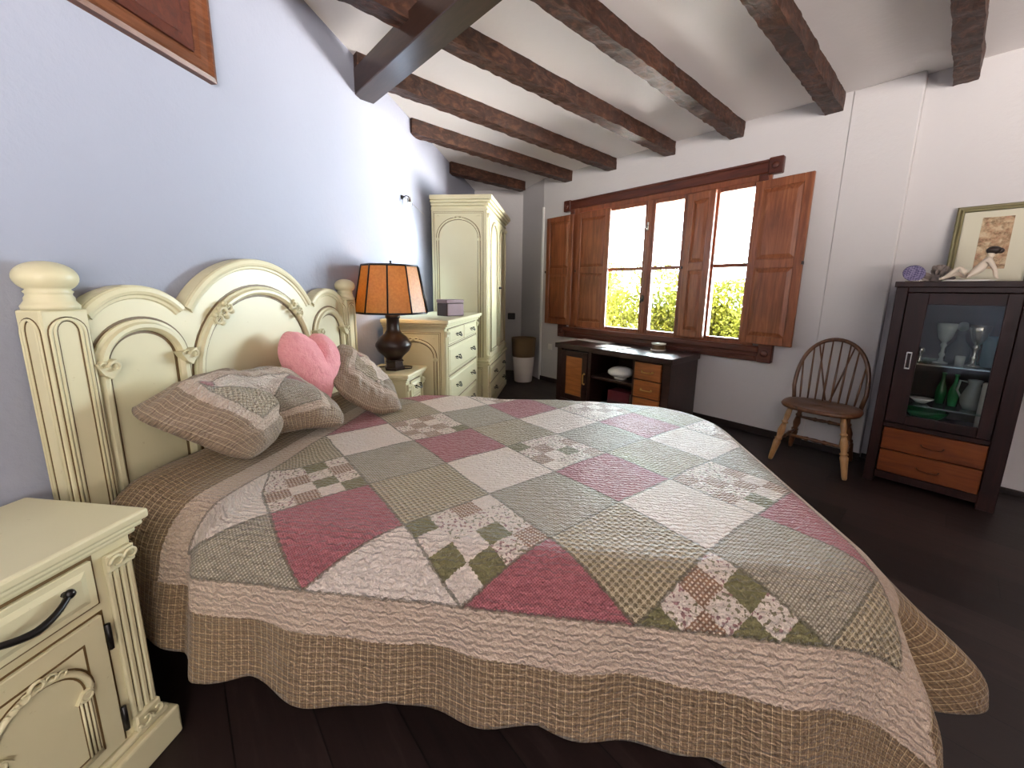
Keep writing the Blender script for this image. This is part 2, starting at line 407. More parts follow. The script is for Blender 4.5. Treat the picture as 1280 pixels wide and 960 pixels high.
def sash(p0, p1, muntin_side):
    def f(b):
        z0, z1 = .648, 1.78; w = .038
        b.box(p0, p0 + w, n0, n0 + .05, z0, z1, 0, .004); b.box(p1 - w, p1, n0, n0 + .05, z0, z1, 0, .004)
        b.box(p0 + w, p1 - w, n0, n0 + .05, z0, z0 + .034, 0, .004); b.box(p0 + w, p1 - w, n0, n0 + .05, z1 - .034, z1, 0, .004)
        b.box(p0 + w, p1 - w, n0 + .008, n0 + .04, 1.204, 1.232, 0, .003)
    return f
gm = MT('window_glass'); nt = gm.nt; tr = gm.node('ShaderNodeBsdfTransparent'); gl = gm.node('ShaderNodeBsdfGlossy'); gl.inputs['Roughness'].default_value = .02
fr = gm.node('ShaderNodeFresnel'); fr.inputs[0].default_value = 1.3; mx = gm.node('ShaderNodeMixShader')
nt.links.new(fr.outputs[0], mx.inputs[0]); nt.links.new(tr.outputs[0], mx.inputs[1]); nt.links.new(gl.outputs[0], mx.inputs[2]); nt.links.new(mx.outputs[0], gm.out.inputs[0])
tr.inputs[0].default_value = (.96, .98, .97, 1)
M['glass'] = gm.m
for p0, p1, lb in ((-2.62, -1.865, 'left casement'), (-1.845, -1.525, 'middle casement'), (-1.33, -1.02, 'right casement')):
    s = frameobj('casement', M['sash'], win, sash(p0, p1, 0)); s['label'] = lb
    b = B(); b.box(p0 + .036, p1 - .036, n0 + .022, n0 + .026, .68, 1.75); b.build('pane', M['glass'], s)
def mull(b):
    b.box(-1.875, -1.835, n0 - .012, n0 + .055, .645, 1.785, 0, .006); b.box(-1.53, -1.325, n0 + .0, n0 + .055, .645, 1.785, 0, .004)
m_ = frameobj('mullion', M['sash'], win, mull)
b = B(); b.box(-1.867, -1.847, n0 - .026, n0 - .012, 1.53, 1.60, 0, .004); b.tube([(-1.857, n0 - .026, 1.57), (-1.857, n0 - .04, 1.565), (-1.857, n0 - .042, 1.52)], .005); b.build('latch', M['chrome'], m_)['label'] = 'chrome latch'
b = B(); b.box(-1.872, -1.85, n0 - .028, n0 - .012, .93, .985, 0, .004); b.tube([(-1.861, n0 - .026, .96), (-1.861, n0 - .045, .96), (-1.861, n0 - .045, .92)], .006); b.build('handle', M['iron'], m_)['label'] = 'dark handle'
def shutter(hp, hn, w, rot, lb, knob=None):
    """leaf hinged at (hp,hn) with width w along +p turned by rot"""
    Mx = Matrix.Translation((hp, hn, 0)) @ Matrix.Rotation(rot, 4, 'Z'); b = B(); z0, z1 = .664, 1.762; t = .022; zs = 1.215; st = .05
    A = lambda x0, x1, y0, y1, za, zb, bv=.003: b.box(x0, x1, y0, y1, za, zb, 0, bv, 1, Mx)
    A(0, st, -t, 0, z0, z1); A(w - st, w, -t, 0, z0, z1)
    for za, zb in ((z0, z0 + .055), (zs - .03, zs + .03), (z1 - .055, z1)): A(st, w - st, -t, 0, za, zb)
    for za, zb in ((z0 + .055, zs - .03), (zs + .03, z1 - .055)):
        A(st, w - st, -t + .008, -.005, za, zb, 0)
        x0, x1 = st, w - st
        v = []
        for ins, y in ((.006, -t + .008), (.03, -t - .001)):
            v.append([b.bm.verts.new(Mx @ Vector(c)) for c in ((x0 + ins, y, za + ins), (x1 - ins, y, za + ins), (x1 - ins, y, zb - ins), (x0 + ins, y, zb - ins))])
        for k in range(4): b.bm.faces.new((v[0][k], v[0][(k + 1) % 4], v[1][(k + 1) % 4], v[1][k]))
        b.bm.faces.new(v[1])
    o = b.build('shutter', M['shut'], win); o['label'] = lb
    k = B(); k.box(w - .004, w + .004, -t - .012, -.004, 1.20, 1.222, 0, .002, 1, Mx) if knob == 'r' else k.box(-.004, .004, -t - .012, -.004, 1.20, 1.222, 0, .002, 1, Mx)
    k.build('hinge_pin', M['iron'], o)
    return o
shutter(-3.03, n0 - .03, .375, math.radians(-2), 'leftmost brown shutter leaf folded against the wall', 'l')
shutter(-2.615, n0 - .028, .385, 0, 'brown shutter leaf covering the left casement', 'l')
shutter(-1.515, n0 - .01, .225, math.radians(-9), 'narrow brown shutter leaf right of the middle pane', 'l')
shutter(-1.035, n0 - .03, .335, math.radians(-5), 'rightmost brown shutter leaf opened onto the wall', 'r')

# window high on the headboard wall
w2 = thing('window_2', 'framed wooden window high on the headboard wall', 'window', (0, 0, 0), 0, None, 'structure')
ring = [(XW, .36, 1.628), (XW, 1.24, 1.628), (XW, 1.24, 2.12), (XW, .36, 2.12)]
b = B(); b.sweep(ring, (1, 0, 0), [(0, 0), (.0, .022), (.012, .026), (.024, .02), (.045, .018), (.055, .012), (.062, .0)], 0, True); b.build('frame', M['hatchw'], w2)
b = B(); b.sweep([(XW, .43, 1.698), (XW, 1.17, 1.698), (XW, 1.17, 2.05), (XW, .43, 2.05)], (1, 0, 0), [(-.01, 0), (-.01, .012), (.02, .009), (.03, .0)], 0, True); b.build('sash', M['mahog'], w2)
b = B(); b.box(XW, XW + .004, .44, 1.16, 1.71, 2.04); b.build('shutter_panel', M['mahog'], w2)

# ------------------------------------------------------------------ cream furniture kit (local: x to the right, y into the wall, z up, front at y=0)
HR = [(-1, 0), (-.7, .7), (0, 1), (.7, .7), (1, 0)]
def half(w, h): return [(a * w, c * h) for a, c in HR]
def mould(b, pts, nrm, w, h, glaze_shade=True):
    if glaze_shade: b.sweep(pts, nrm, [(-w * 1.5, 0), (-w * 1.5, .0012), (w * 1.5, .0012), (w * 1.5, 0)], 1)
    b.sweep(pts, nrm, half(w, h), 0, False, True)
def arch_pts(cx, hw, zs, ztop, zb, n=18, spring=True):
    pts = [(cx - hw, zb)] if zb is not None else []
    pts += [(cx - hw * math.cos(PI * k / n), zs + (ztop - zs) * math.sin(PI * k / n)) for k in range(n + 1)]
    if zb is not None: pts.append((cx + hw, zb))
    return pts
def scroll(b, c, r, nrm, up=1.0, mi=0):
    """small carved C-scroll with leaf"""
    c = Vector(c); nrm = Vector(nrm); ax = nrm.cross(Vector((0, 0, 1))).normalized(); pts = []
    for k in range(15):
        a = k / 14 * 1.7 * PI; rr = r * (1 - .5 * k / 14)
        pts.append(c + ax * rr * math.cos(a) + Vector((0, 0, up * rr * math.sin(a))) + nrm * r * .25)
    b.tube(pts, [r * .30 * (1 - .4 * k / 14) for k in range(15)], 6, mi)
def rosette(b, c, r, nrm, mi=0):
    c = Vector(c); nrm = Vector(nrm); ax = nrm.cross(Vector((0, 0, 1))).normalized()
    for s in (-1, 1):
        scroll(b, c + ax * s * r * .9, r * .75, nrm * 1.0, 1, mi); scroll(b, c + ax * s * r * 2.0 - Vector((0, 0, r * .35)), r * .5, nrm, -1, mi)
    b.ball(c + nrm * r * .3 + Vector((0, 0, r * .2)), r * .5, mi, 8, (1, 1, 1))
def pull(parent, cx, cz, w, y=0.0, bail=True):
    b = B(); n = 12
    pts = []
    for k in range(n + 1):
        t = -1 + 2 * k / n
        pts.append((cx + t * w, y - .012 - .016 * (1 - t * t), cz - .012 * (1 - t * t) + .006 * abs(t)))
    k = 1.0 if w > .05 else .62
    b.tube(pts, [k * (.0045 + .0025 * (1 - abs(-1 + 2 * q / n))) for q in range(n + 1)], 7)
    for s in (-1, 1):
        b.ball((cx + s * w, y - .012, cz + .006), .0085 * k, 0, 8); b.tube([(cx + s * w, y, cz + .004), (cx + s * w, y - .012, cz + .005)], .005 * k, 7)
        b.tube([(cx + s * w * .98, y - .005, cz - .004), (cx + s * w * .7, y - .016, cz - .012)], [.006 * k, .003 * k], 6)
    return b.build('handle', M['iron'], parent)
def drawer_front(name, parent, x0, x1, z0, z1, y=0.0):
    b = B(); g = .0055
    b.box(x0 - g, x1 + g, y - .0008, y + .001, z0 - g, z1 + g, 1)  # brown strip painted as the shade in the gap around the drawer
    b.box(x0, x1, y - .008, y + .003, z0, z1, 0, .002)
    v = []
    for ins, yy in ((.012, -.008), (.022, -.0125), ):
        v.append([b.bm.verts.new(c) for c in ((x0 + ins, y + yy, z0 + ins), (x1 - ins, y + yy, z0 + ins), (x1 - ins, y + yy, z1 - ins), (x0 + ins, y + yy, z1 - ins))])
    for k in range(4): b.bm.faces.new((v[0][k], v[0][(k + 1) % 4], v[1][(k + 1) % 4], v[1][k]))
    b.bm.faces.new(v[1])
    return b.build(name, [M['cream'], M['glaze_shade']], parent)
def cornice(b, x0, x1, y0, y1, z0, z1, ov):
    """stepped top: overhang on the front and both sides"""
    h = z1 - z0
    for f0, f1, o in ((0, .28, ov * .35), (.28, .55, ov * .7), (.55, 1, ov)):
        b.box(x0 - o, x1 + o, y0 - o, y1, z0 + h * f0, z0 + h * f1, 0, min(.006, h * .12), 2)
def side_arch(b, x, nrm, y0, y1, z0, zs, zt, carve=True):
    """arched moulding on a side plane x=const between y0 (front) and y1 (back)"""
    cy = (y0 + y1) / 2; hw = (y1 - y0) / 2 - .03
    mould(b, [(x, q, z) for q, z in arch_pts(cy, hw, zs, zt, z0)], nrm, .008, .008)
    mould(b, [(x, y0, z0), (x, y0, zt + .045), (x, y1, zt + .045), (x, y1, z0)], nrm, .004, .004)
    if carve:
        rosette(b, (x, cy, zt + .004), .02, nrm)
        for q in (y0 + .035, y1 - .035): rosette(b, (x, q, zt + .018), .007, nrm)
        for q in (cy - hw, cy + hw): b.ball((x, q, zs - .015), .013, 0, 8, (.7, 1, 1.4))
def pilaster(b, x0, x1, z0, z1, y):
    cx = (x0 + x1) / 2; w = x1 - x0
    for k in (-.25, 0, .25): b.box(cx + k * w - w * .035, cx + k * w + w * .035, y - .0012, y + .002, z0 + .02, z1 - .02, 1)
    for k in (-.37, -.125, .125, .37): b.box(cx + k * w - w * .09, cx + k * w + w * .09, y - .006, y + .002, z0, z1, 0, .002)
    for z, s in ((z1 + .012, 1), (z0 - .008, -1)):
        b.box(x0, x1, y - .014, y, z - .02, z + .016, 0, .003)
        for kx in (-1, 1): scroll(b, (cx + kx * w * .24, y - .016, z), w * .26, (0, -1, 0), s)

def nightstand(loc, w, label, door):
    t = thing('nightstand', label, 'nightstand', loc, PI / 2, 'cream nightstands'); hw = w / 2; d = .27; mats = [M['cream'], M['glaze_shade']]
    b = B(); b.box(-hw, hw, 0, d, .085, .51, 0, .003); b.build('body', mats, t)
    b = B(); b.box(-hw - .022, hw + .022, -.024, d, 0, .072, 0, .005, 2); b.box(-hw - .012, hw + .012, -.012, d, .072, .088, 0, .006, 2); b.build('plinth', mats, t)
    b = B(); cornice(b, -hw, hw, 0, d, .508, .553, .024); b.build('top', mats, t)
    b = B(); pw = .052 if w > .3 else .036
    pilaster(b, hw - pw, hw - .004, .115, .465, 0); b.build('pilaster', mats, t)
    b = B(); pilaster(b, -hw + .004, -hw + pw, .115, .465, 0); b.build('pilaster', mats, t)
    x = hw - pw - .018
    dr = drawer_front('drawer', t, -x, x, .410, .500); pull(dr, 0, .466, .055 if w > .3 else .035, -.0125)
    b = B(); b.box(-x - .006, x + .006, -.0008, .001, .090, .390, 1); b.box(-x, x, -.008, .003, .095, .386, 0, .002)  # first strip is the door gap's shade, put in as brown colour
    if door:
        z0, z1 = .118, .352; xi = x - .032
        b.box(-xi, xi, -.0086, -.0078, z0, z1, 1)
        b.box(-xi + .004, xi - .004, -.0092, -.0078, z0 + .004, z1 - .004, 0)
        rise = [(q, z) for q, z in arch_pts(0, xi - .006, .268, .338, None, 20)]
        mould(b, [(q, -.0088, z) for q, z in rise], (0, -1, 0), .0055, .009)
        for s in (-1, 1):
            for k in (-1, 0, 1): mould(b, [(s * (xi - .016) + k * .006, -.0088, z0 + .012), (s * (xi - .016) + k * .006, -.0088, .252)], (0, -1, 0), .0022, .004)
        mould(b, [(q, -.0088, z) for q, z in [(-xi + .006, z0 + .008), (xi - .006, z0 + .008)]], (0, -1, 0), .0045, .006)
        for k, (q, z, r) in enumerate(((0, .345, .011), (-.017, .341, .009), (.017, .341, .009), (-.031, .334, .0075), (.031, .334, .0075))): scroll(b, (q, -.014, z), r, (0, -1, 0), -1 if k % 2 else 1)
        for s in (-1, 1): scroll(b, (s * (xi - .014), -.013, .260), .010, (0, -1, 0), -1); b.prism([(s * (xi - .030), .254), (s * (xi - .004), .254), (s * (xi - .006), .272), (s * (xi - .020), .268)], lambda a, c, dd: Vector((a, -.0165 + dd, c)), .010, 0)
    dd = b.build('door', mats, t)
    if door:
        for zz in (.145, .335):
            b = B(); b.tube([(x + .003, -.011, zz - .027), (x + .003, -.011, zz + .027)], .0045, 7); b.build('hinge', M['iron'], dd)
    b = B(); b.ball((-x + .02, -.018, .25), .009, 0, 8); b.build('knob', M['iron'], dd)
    return t
nightstand((-.858, .443, 0), .345, 'cream nightstand with arched door in the near left corner', True)
nightstand((-.838, 2.072, 0), .245, 'cream nightstand beyond the bed with the orange lamp on it', False)

# dresser
DX = -.712; DY = 2.665
dre = thing('dresser', 'cream chest of drawers beside the wardrobe with black handles', 'chest of drawers', (DX, DY, 0), PI / 2)
mats = [M['cream'], M['glaze_shade']]; hw = .425; d = .385
b = B(); b.box(-hw, hw, 0, d, .08, .775, 0, .004)
side_arch(b, -hw, (-1, 0, 0), .03, d - .03, .12, .60, .70); b.build('body', mats, dre)
b = B(); b.box(-hw - .02, hw + .02, -.022, d, 0, .07, 0, .006, 2); b.box(-hw - .01, hw + .01, -.01, d, .07, .085, 0, .005, 2); b.build('plinth', mats, dre)
b = B(); cornice(b, -hw, hw, 0, d, .772, .826, .036); b.build('top', mats, dre)
b = B(); pilaster(b, hw - .05, hw - .004, .12, .73, 0); b.build('pilaster', mats, dre)
b = B(); pilaster(b, -hw + .004, -hw + .05, .12, .73, 0); b.build('pilaster', mats, dre)
xs = hw - .055
for x0, x1 in ((-xs, -.008), (.008, xs)):
    q = drawer_front('drawer', dre, x0, x1, .672, .765); pull(q, (x0 + x1) / 2, .722, .036, -.0125)
for z0, z1 in ((.48, .655), (.295, .465), (.105, .28)):
    q = drawer_front('drawer', dre, -xs, xs, z0, z1)
    for s in (-1, 1): pull(q, s * .2, (z0 + z1) / 2 + .005, .036, -.0125)
# wardrobe
wa = thing('wardrobe', 'tall cream wardrobe with arched panels in the corner', 'wardrobe', (-.64, 3.62, 0), PI / 2)
hw = .465; d = .455
b = B(); b.box(-hw, hw, 0, d, .42, 1.66, 0, .004); b.box(-hw - .012, hw + .012, -.012, d, .06, .385, 0, .004)
b.box(-hw - .03, hw + .03, -.03, d, .385, .402, 0, .005, 2); b.box(-hw - .018, hw + .018, -.018, d, .402, .425, 0, .006, 2)
side_arch(b, -hw, (-1, 0, 0), .035, d - .02, .45, 1.42, 1.565)
mould(b, [(-hw - .012, .04, .10), (-hw - .012, .04, .36), (-hw - .012, d - .03, .36), (-hw - .012, d - .03, .10)], (-1, 0, 0), .004, .004); b.build('body', mats, wa)
b = B(); b.box(-hw - .024, hw + .024, -.024, d, 0, .05, 0, .006, 2); b.build('plinth', mats, wa)
b = B(); cornice(b, -hw, hw, 0, d, 1.66, 1.735, .045); b.box(-hw - .008, hw + .008, -.008, d, 1.625, 1.64, 0, .004, 2); b.box(-.03, .03, .12, .2, 1.735, 1.748, 0, .004); b.build('cornice', mats, wa)
b = B(); pilaster(b, hw - .045, hw - .004, .46, 1.58, 0); b.build('pilaster', mats, wa)
b = B(); pilaster(b, -hw + .004, -hw + .045, .46, 1.58, 0); b.build('pilaster', mats, wa)
for s in (-1, 1):
    b = B(); x0, x1 = sorted((s * .006, s * (hw - .06))); cx = (x0 + x1) / 2
    b.box(x0 - .003, x1 + .003, -.0008, .001, .432, 1.622, 1); b.box(x0, x1, -.010, .003, .435, 1.618, 0, .002)  # brown strip stands in for shade in the gap round the door
    hwid = (x1 - x0) / 2 - .045
    mould(b, [(q, -.010, z) for q, z in arch_pts(cx, hwid, 1.40, 1.56, .49)], (0, -1, 0), .011, .014)
    mould(b, [(cx - hwid, -.010, .49), (cx + hwid, -.010, .49)], (0, -1, 0), .009, .011); rosette(b, (cx, -.013, 1.565), .018, (0, -1, 0))
    dd = b.build('door', mats, wa)
    k = B(); k.ball((s * .022, -.03, 1.03), .011, 0, 8); k.tube([(s * .022, -.010, 1.03), (s * .022, -.028, 1.03)], .005, 7); k.build('knob', M['iron'], dd)
for z0, z1 in ((.225, .365), (.075, .21)):
    q = drawer_front('drawer', wa, -hw + .04, hw - .04, z0, z1, -.012)
    for s in (-1, 1): pull(q, s * .225, (z0 + z1) / 2, .036, -.0245)

# ------------------------------------------------------------------ bed
bed = thing('bed', 'double bed with arched cream headboard and round finials', 'bed', (-1.09, 1.30, 0), PI / 2)
XB = 1.09       # local: x = world y-1.30, y = -(world x)-1.09
hbw = .61
def seg(x0, z0, xm, zm, n):
    """circular arc from (x0,z0) through its crown (xm,zm) to the mirrored end"""
    c = abs(xm - x0); h = zm - z0; R = (c * c + h * h) / (2 * h); t0 = math.asin(min(1, c / R))
    return [(xm + R * math.sin(-t0 + 2 * t0 * k / n), zm - R + R * math.cos(-t0 + 2 * t0 * k / n)) for k in range(n + 1)]
left = seg(-.532, .942, -.4085, 1.0, 14); bigp = seg(-.285, .942, 0, 1.097, 26); right = [(-x, z) for x, z in left[::-1]]
top = [(-.56, .942)] + left + bigp[1:] + right[1:] + [(.56, .942)]
b = B(); cols = []
for x, z in top: cols.append([b.bm.verts.new(c) for c in ((x, .012, .2), (x, .012, z), (x, .045, z), (x, .045, .2))])
for p, q in zip(cols, cols[1:]):
    for k in range(4): b.bm.faces.new((p[k], q[k], q[(k + 1) % 4], p[(k + 1) % 4]))
b.bm.faces.new(cols[0]); b.bm.faces.new(cols[-1][::-1])
sides = []
mats = [M['cream'], M['glaze_shade']]
for sg_ in (left, bigp, right):
    c = [(x, .012, z - .001) for x, z in sg_]
    b.sweep(c, (0, -1, 0), [(.0, -.036), (.0, .006), (-.004, .010), (-.014, .012), (-.021, .010), (-.024, .005), (-.031, .004), (-.034, 0), (-.034, -.02)], 0, False, False)
hb = b.build('headboard', mats, bed)
b = B()
for cx, hwid, zs, zt in ((-.4085, .102, .80, .898), (0, .262, .72, .988), (.4085, .102, .80, .898)):
    pts = arch_pts(cx, hwid, zs, zt, .3, 26)
    b.sweep([(x, .012, z) for x, z in pts], (0, -1, 0), [(-.022, 0), (-.022, .0012), (.022, .0012), (.022, 0)], 1)
    b.sweep([(x, .012, z) for x, z in pts], (0, -1, 0), [(-.015, 0), (-.014, .008), (-.006, .016), (.003, .016), (.008, .009), (.015, .007), (.016, 0)], 0, False, False)
b.build('arch_moulding', mats, hb)
for cx, hwid, zs in ((-.4085, .102, .80), (.4085, .102, .80)):
    for s in (-1, 1):
        b = B(); c = (cx + s * hwid, -.006, zs + .005)
        b.prism([(c[0] - .026, zs + .016), (c[0] + .024, zs + .022), (c[0] + .018, zs - .008), (c[0] + .006, zs - .024), (c[0] - .010, zs - .012)], lambda a, z, dd: Vector((a, -.016 + dd, z)), .026, 0)
        scroll(b, (c[0] + .008, -.019, zs + .006), .014, (0, -1, 0), 1); scroll(b, (c[0] - .012, -.018, zs + .012), .008, (0, -1, 0), 1); b.build('carving', mats, hb)
for s in (-1, 1):
    b = B()
    for k in range(3):
        a = PI / 2 + s * (.62 + .10 * k); c = (s * .262 * abs(math.cos(a)), -.006, .72 + .265 * math.sin(a)); scroll(b, c, .017, (0, -1, 0), 1 if k % 2 else -1); b.ball((c[0] - s * .012, -.008, c[2] - .014), .009, 0, 8); b.ball((c[0] + s * .010, -.004, c[2] + .012), .008, 0, 8)
    b.build('carving', mats, hb)
for s in (-1, 1):
    b = B(); c = s * .572; w = .042
    b.box(c - w, c + w, -.012, .048, 0, .945, 0, .004, 2)
    for hwid in (.030, .023): mould(b, [(x, -.012, z) for x, z in arch_pts(c, hwid, .895, .925, .2, 12)], (0, -1, 0), .0035, .004)
    for xx, nn in ((c - w, (-1, 0, 0)), (c + w, (1, 0, 0))):
        for hwid in (.022, .015): mould(b, [(xx, y, z) for y, z in arch_pts(.018, hwid, .895, .925, .2, 12)], nn, .003, .004)
    p = b.build('post', mats, bed)
    b = B(); prof = [(.0, .945), (.043, .945), (.044, .953), (.040, .959), (.037, .964), (.037, .970), (.034, .975), (.034, .979), (.037, .983)]
    prof += [(.002 + .046 * math.cos(q), 1.013 + .034 * math.sin(q)) for q in [-.85 + k * (.85 + PI / 2) / 12 for k in range(13)]]
    b.lathe([(max(r, .0005), z) for r, z in prof], (c, .018, 0), 28); b.build('finial', mats, p)
BL = M['wenge']
for s in (-.53, .45):
    b = B(); b.box(s - .014, s + .014, -1.57, -.012, .2, .30, 0, .004); b.build('side_rail', BL, bed)
b = B(); b.box(-.54, .46, -1.60, -1.57, .2, .30, 0, .004); b.build('foot_rail', BL, bed)
for sx in (-.49, .41):
    b = B(); b.lathe([(.02, 0), (.03, .03), (.032, .2)], (sx, -1.55, 0), 14); b.build('leg', BL, bed)
mo = [(-.52, -.04), (-.52, -.25), (-.58, -.34), (-.60, -.42), (-.60, -1.38), (-.57, -1.50), (-.49, -1.585), (-.38, -1.615), (.27, -1.615), (.38, -1.58), (.45, -1.50), (.475, -1.40), (.475, -.45), (.42, -.33), (.42, -.04)]
b = B(); b.prism(mo, lambda a, c, dd: Vector((a, c, .30 + dd)), .155, 0); b.build('mattress', plain('mattress_ticking', (200, 196, 188), .8), bed)

# bedspread -- a cloth draped over the mattress
G = .163
def smooth01(t): t = max(0, min(1, t)); return t * t * (3 - 2 * t)
def quilt():
    b = B(); bm = b.bm; nx, ny, ne = 150, 96, 46
    X0, X1 = -1.055, .590; Y0, Y1 = .745, 1.79; rho = .12; lenF = .35
    def prof(r):
        am = math.radians(80)
        if r < rho * am: a = r / rho; return rho * math.sin(a), rho * (1 - math.cos(a))
        e = r - rho * am; return rho * math.sin(am) + e * .16, rho * (1 - math.cos(am)) + e * .98
    us = [X0 + (X1 - X0) * i / nx for i in range(nx + 1)] + [('F', k / ne) for k in range(1, ne + 1)]
    vs = [('N', k / ne) for k in range(ne, 0, -1)] + [Y0 + (Y1 - Y0) * j / ny for j in range(ny + 1)] + [('R', k / ne) for k in range(1, ne + 1)]
    grid = []
    for a in us:
        row = []
        for c in vs:
            x = X1 if isinstance(a, tuple) else a; y = (Y0 if c[0] == 'N' else Y1) if isinstance(c, tuple) else c
            tx = a[1] if isinstance(a, tuple) else 0; ty = c[1] if isinstance(c, tuple) else 0
            sgn = 1 if (isinstance(c, tuple) and c[0] == 'R') else (-1 if y < 1.2 else 1)
            sk = .07 * smooth01((-.745 - x) / .09)
            lenN = .345 + .045 * smooth01((x - .05) / .45) + .024 * abs(math.sin(PI * (x + .0226) / .30))
            fx = x + tx * lenF; fy = y + sgn * ty * lenN
            RC = .12 if sgn < 0 else .22
            cx, cy = X1 - RC, (Y0 + RC if sgn < 0 else Y1 - RC)
            qx, qy = fx - cx, (fy - cy) * sgn; fl = 0
            if qx > 0 and qy > 0:
                A, Bq = RC + lenF, RC + lenN; u_, v_ = qx / A, qy / Bq
                u2, v2 = u_ * math.sqrt(1 - v_ * v_ / 2), v_ * math.sqrt(1 - u_ * u_ / 2)
                qx, qy = u2 * A, v2 * Bq; fx, fy = cx + qx, cy + sgn * qy
                ln = math.hypot(qx, qy); th = math.atan2(qy, qx); dirx, diry = math.cos(th), math.sin(th)
                r = ln - RC; bx, by = cx + dirx * min(ln, RC), cy + sgn * diry * min(ln, RC)
                if sgn < 0: fl = .150 * math.exp(-((th - .27) / .19) ** 2) - .050 * math.exp(-((th - .60) / .11) ** 2) + .055 * math.exp(-((th - .88) / .18) ** 2)
            elif qx > RC or qy > RC:
                if qx > RC: r = qx - RC; dirx, diry = 1, 0; bx, by = X1, fy; fl = .012 * math.sin(fy * 17 + 1) + (.020 * math.exp(-(qy / .12) ** 2) if sgn < 0 else 0)
                else: r = qy - RC; dirx, diry = 0, 1; bx, by = fx, (Y0 if sgn < 0 else Y1); fl = .010 * math.sin(fx * 15 + 2) + .006 * math.sin(fx * 34)
            else:
                r = 0; bx, by = fx, fy; dirx = diry = 0
            wx, wy, z = bx, by, .480
            if r > 0:
                o, drop = prof(r); o += fl * smooth01((r - .10) / .22)
                wx += o * dirx; wy += sgn * o * diry; z -= drop
            # the long near edge runs slightly skewed; mattress edge is soft
            wy += (sk * smooth01((1.35 - wy) / .75) if sgn < 0 else -.07 * smooth01((-.68 - x) / .15) * smooth01((wy - 1.5) / .3))
            inner = min(1, max(0, (wy - .66) / .2)) * min(1, max(0, (.60 - wx) / .2))
            z += inner * (.010 * noise.noise(Vector((wx * 3, wy * 3, 0))) + .004 * noise.noise(Vector((wx * 9, wy * 7, 3)))) + .006 * inner
            if wx < -.93: z += .035 * smooth01((-.93 - wx) / .1)
            v = bm.verts.new((wx, wy, z)); row.append((v, ((fx + .015) / G, (fy - .60) / .155)))
        grid.append(row)
    for i in range(len(grid) - 1):
        for j in range(len(grid[0]) - 1):
            q = [grid[i][j], grid[i + 1][j], grid[i + 1][j + 1], grid[i][j + 1]]
            f = bm.faces.new([t[0] for t in q]); f.smooth = True
            for l, t in zip(f.loops, q): l[b.uv].uv = t[1]
    o = b.build('bedspread', M['quilt'], fix=False)
    m = o.modifiers.new('thick', 'SOLIDIFY'); m.thickness = .012; m.offset = -1
    return tag(o, 'patchwork quilt of pink, cream and green-grey diamonds draped over the bed', 'bedspread')
quilt()

# pillows: inflated sheets over a control net (rows bottom->top, columns left->right)
def catmull(P, t):
    n = len(P) - 1; s = min(int(t * n), n - 1); f = t * n - s
    p1, p2 = P[s], P[s + 1]; p0 = P[s - 1] if s > 0 else p1 * 2 - p2; p3 = P[s + 2] if s + 2 <= n else p2 * 2 - p1
    return .5 * ((2 * p1) + (p2 - p0) * f + (2 * p0 - 5 * p1 + 4 * p2 - p3) * f * f + (3 * p1 - p0 - 3 * p2 + p3) * f ** 3)
def pillow(name, net, T, uvs, mat, label, cat, nu=70, nv=50, wr=.010, flange=.10, seed=0, rim=.10):
    net = [[Vector(p) for p in r] for r in net]; b = B()
    def centre(u, v): return catmull([catmull(r, u) for r in net], v)
    def half_(sg):
        g = []
        for i in range(nu + 1):
            row = []
            for j in range(nv + 1):
                u, v = i / nu, j / nv; a0, e0 = 2 * u - 1, 2 * v - 1; u, v = .5 + .5 * a0 * math.sqrt(1 - .22 * e0 ** 4), .5 + .5 * e0 * math.sqrt(1 - .22 * a0 ** 4); c = centre(u, v); u, v = i / nu, j / nv
                du = centre(min(1, u + .01), v) - centre(max(0, u - .01), v); dv = centre(u, min(1, v + .01)) - centre(u, max(0, v - .01))
                n = du.cross(dv).normalized(); a, e = abs(2 * u - 1), abs(2 * v - 1)
                th = T * (max(0, 1 - a ** 3) ** .56) * (max(0, 1 - e ** 3) ** .56)
                th += wr * noise.noise(Vector((u * 5 + seed, v * 4, sg))) * (1 - a ** 6) * (1 - e ** 6) + wr * .5 * noise.noise(Vector((u * 12 + seed, v * 11, sg * 2))) * (1 - a ** 8) * (1 - e ** 8)
                row.append((c + n * th * sg * (1 if sg > 0 else .7), u, v))
            g.append(row)
        return g
    for sg in (1, -1):
        g = half_(sg); vv = [[b.bm.verts.new(t[0]) for t in r] for r in g]
        for i in range(nu):
            for j in range(nv):
                idx = [(i, j), (i + 1, j), (i + 1, j + 1), (i, j + 1)]
                if sg < 0: idx = idx[::-1]
                f = b.bm.faces.new([vv[x][y] for x, y in idx]); f.smooth = True
                for l, (x, y) in zip(f.loops, idx): l[b.uv].uv = (uvs[0] * x / nu, uvs[1] * y / nv)
    bmesh.ops.remove_doubles(b.bm, verts=b.bm.verts, dist=1e-5)
    return tag(b.build(name, mat, fix=False), label, cat)
pillow('pillow', [[(-.835, .90, .515), (-.875, 1.02, .525), (-.935, 1.12, .520), (-.845, 1.20, .520), (-.765, 1.285, .500)],
                  [(-.90, .86, .580), (-.915, .98, .615), (-.975, 1.10, .60), (-.90, 1.21, .585), (-.83, 1.32, .53)],
                  [(-.985, .79, .665), (-.985, .93, .690), (-1.01, 1.06, .675), (-.975, 1.21, .650), (-.92, 1.34, .56)],
                  [(-1.035, .745, .718), (-1.04, .90, .715), (-1.045, 1.04, .72), (-1.035, 1.19, .69), (-1.0, 1.345, .60)]],
       .076, (4.2, 3.1), M['sham'], 'patchwork pillow with plaid edge slumped in front of the headboard, nearest the camera', 'pillow', wr=.026, seed=3)
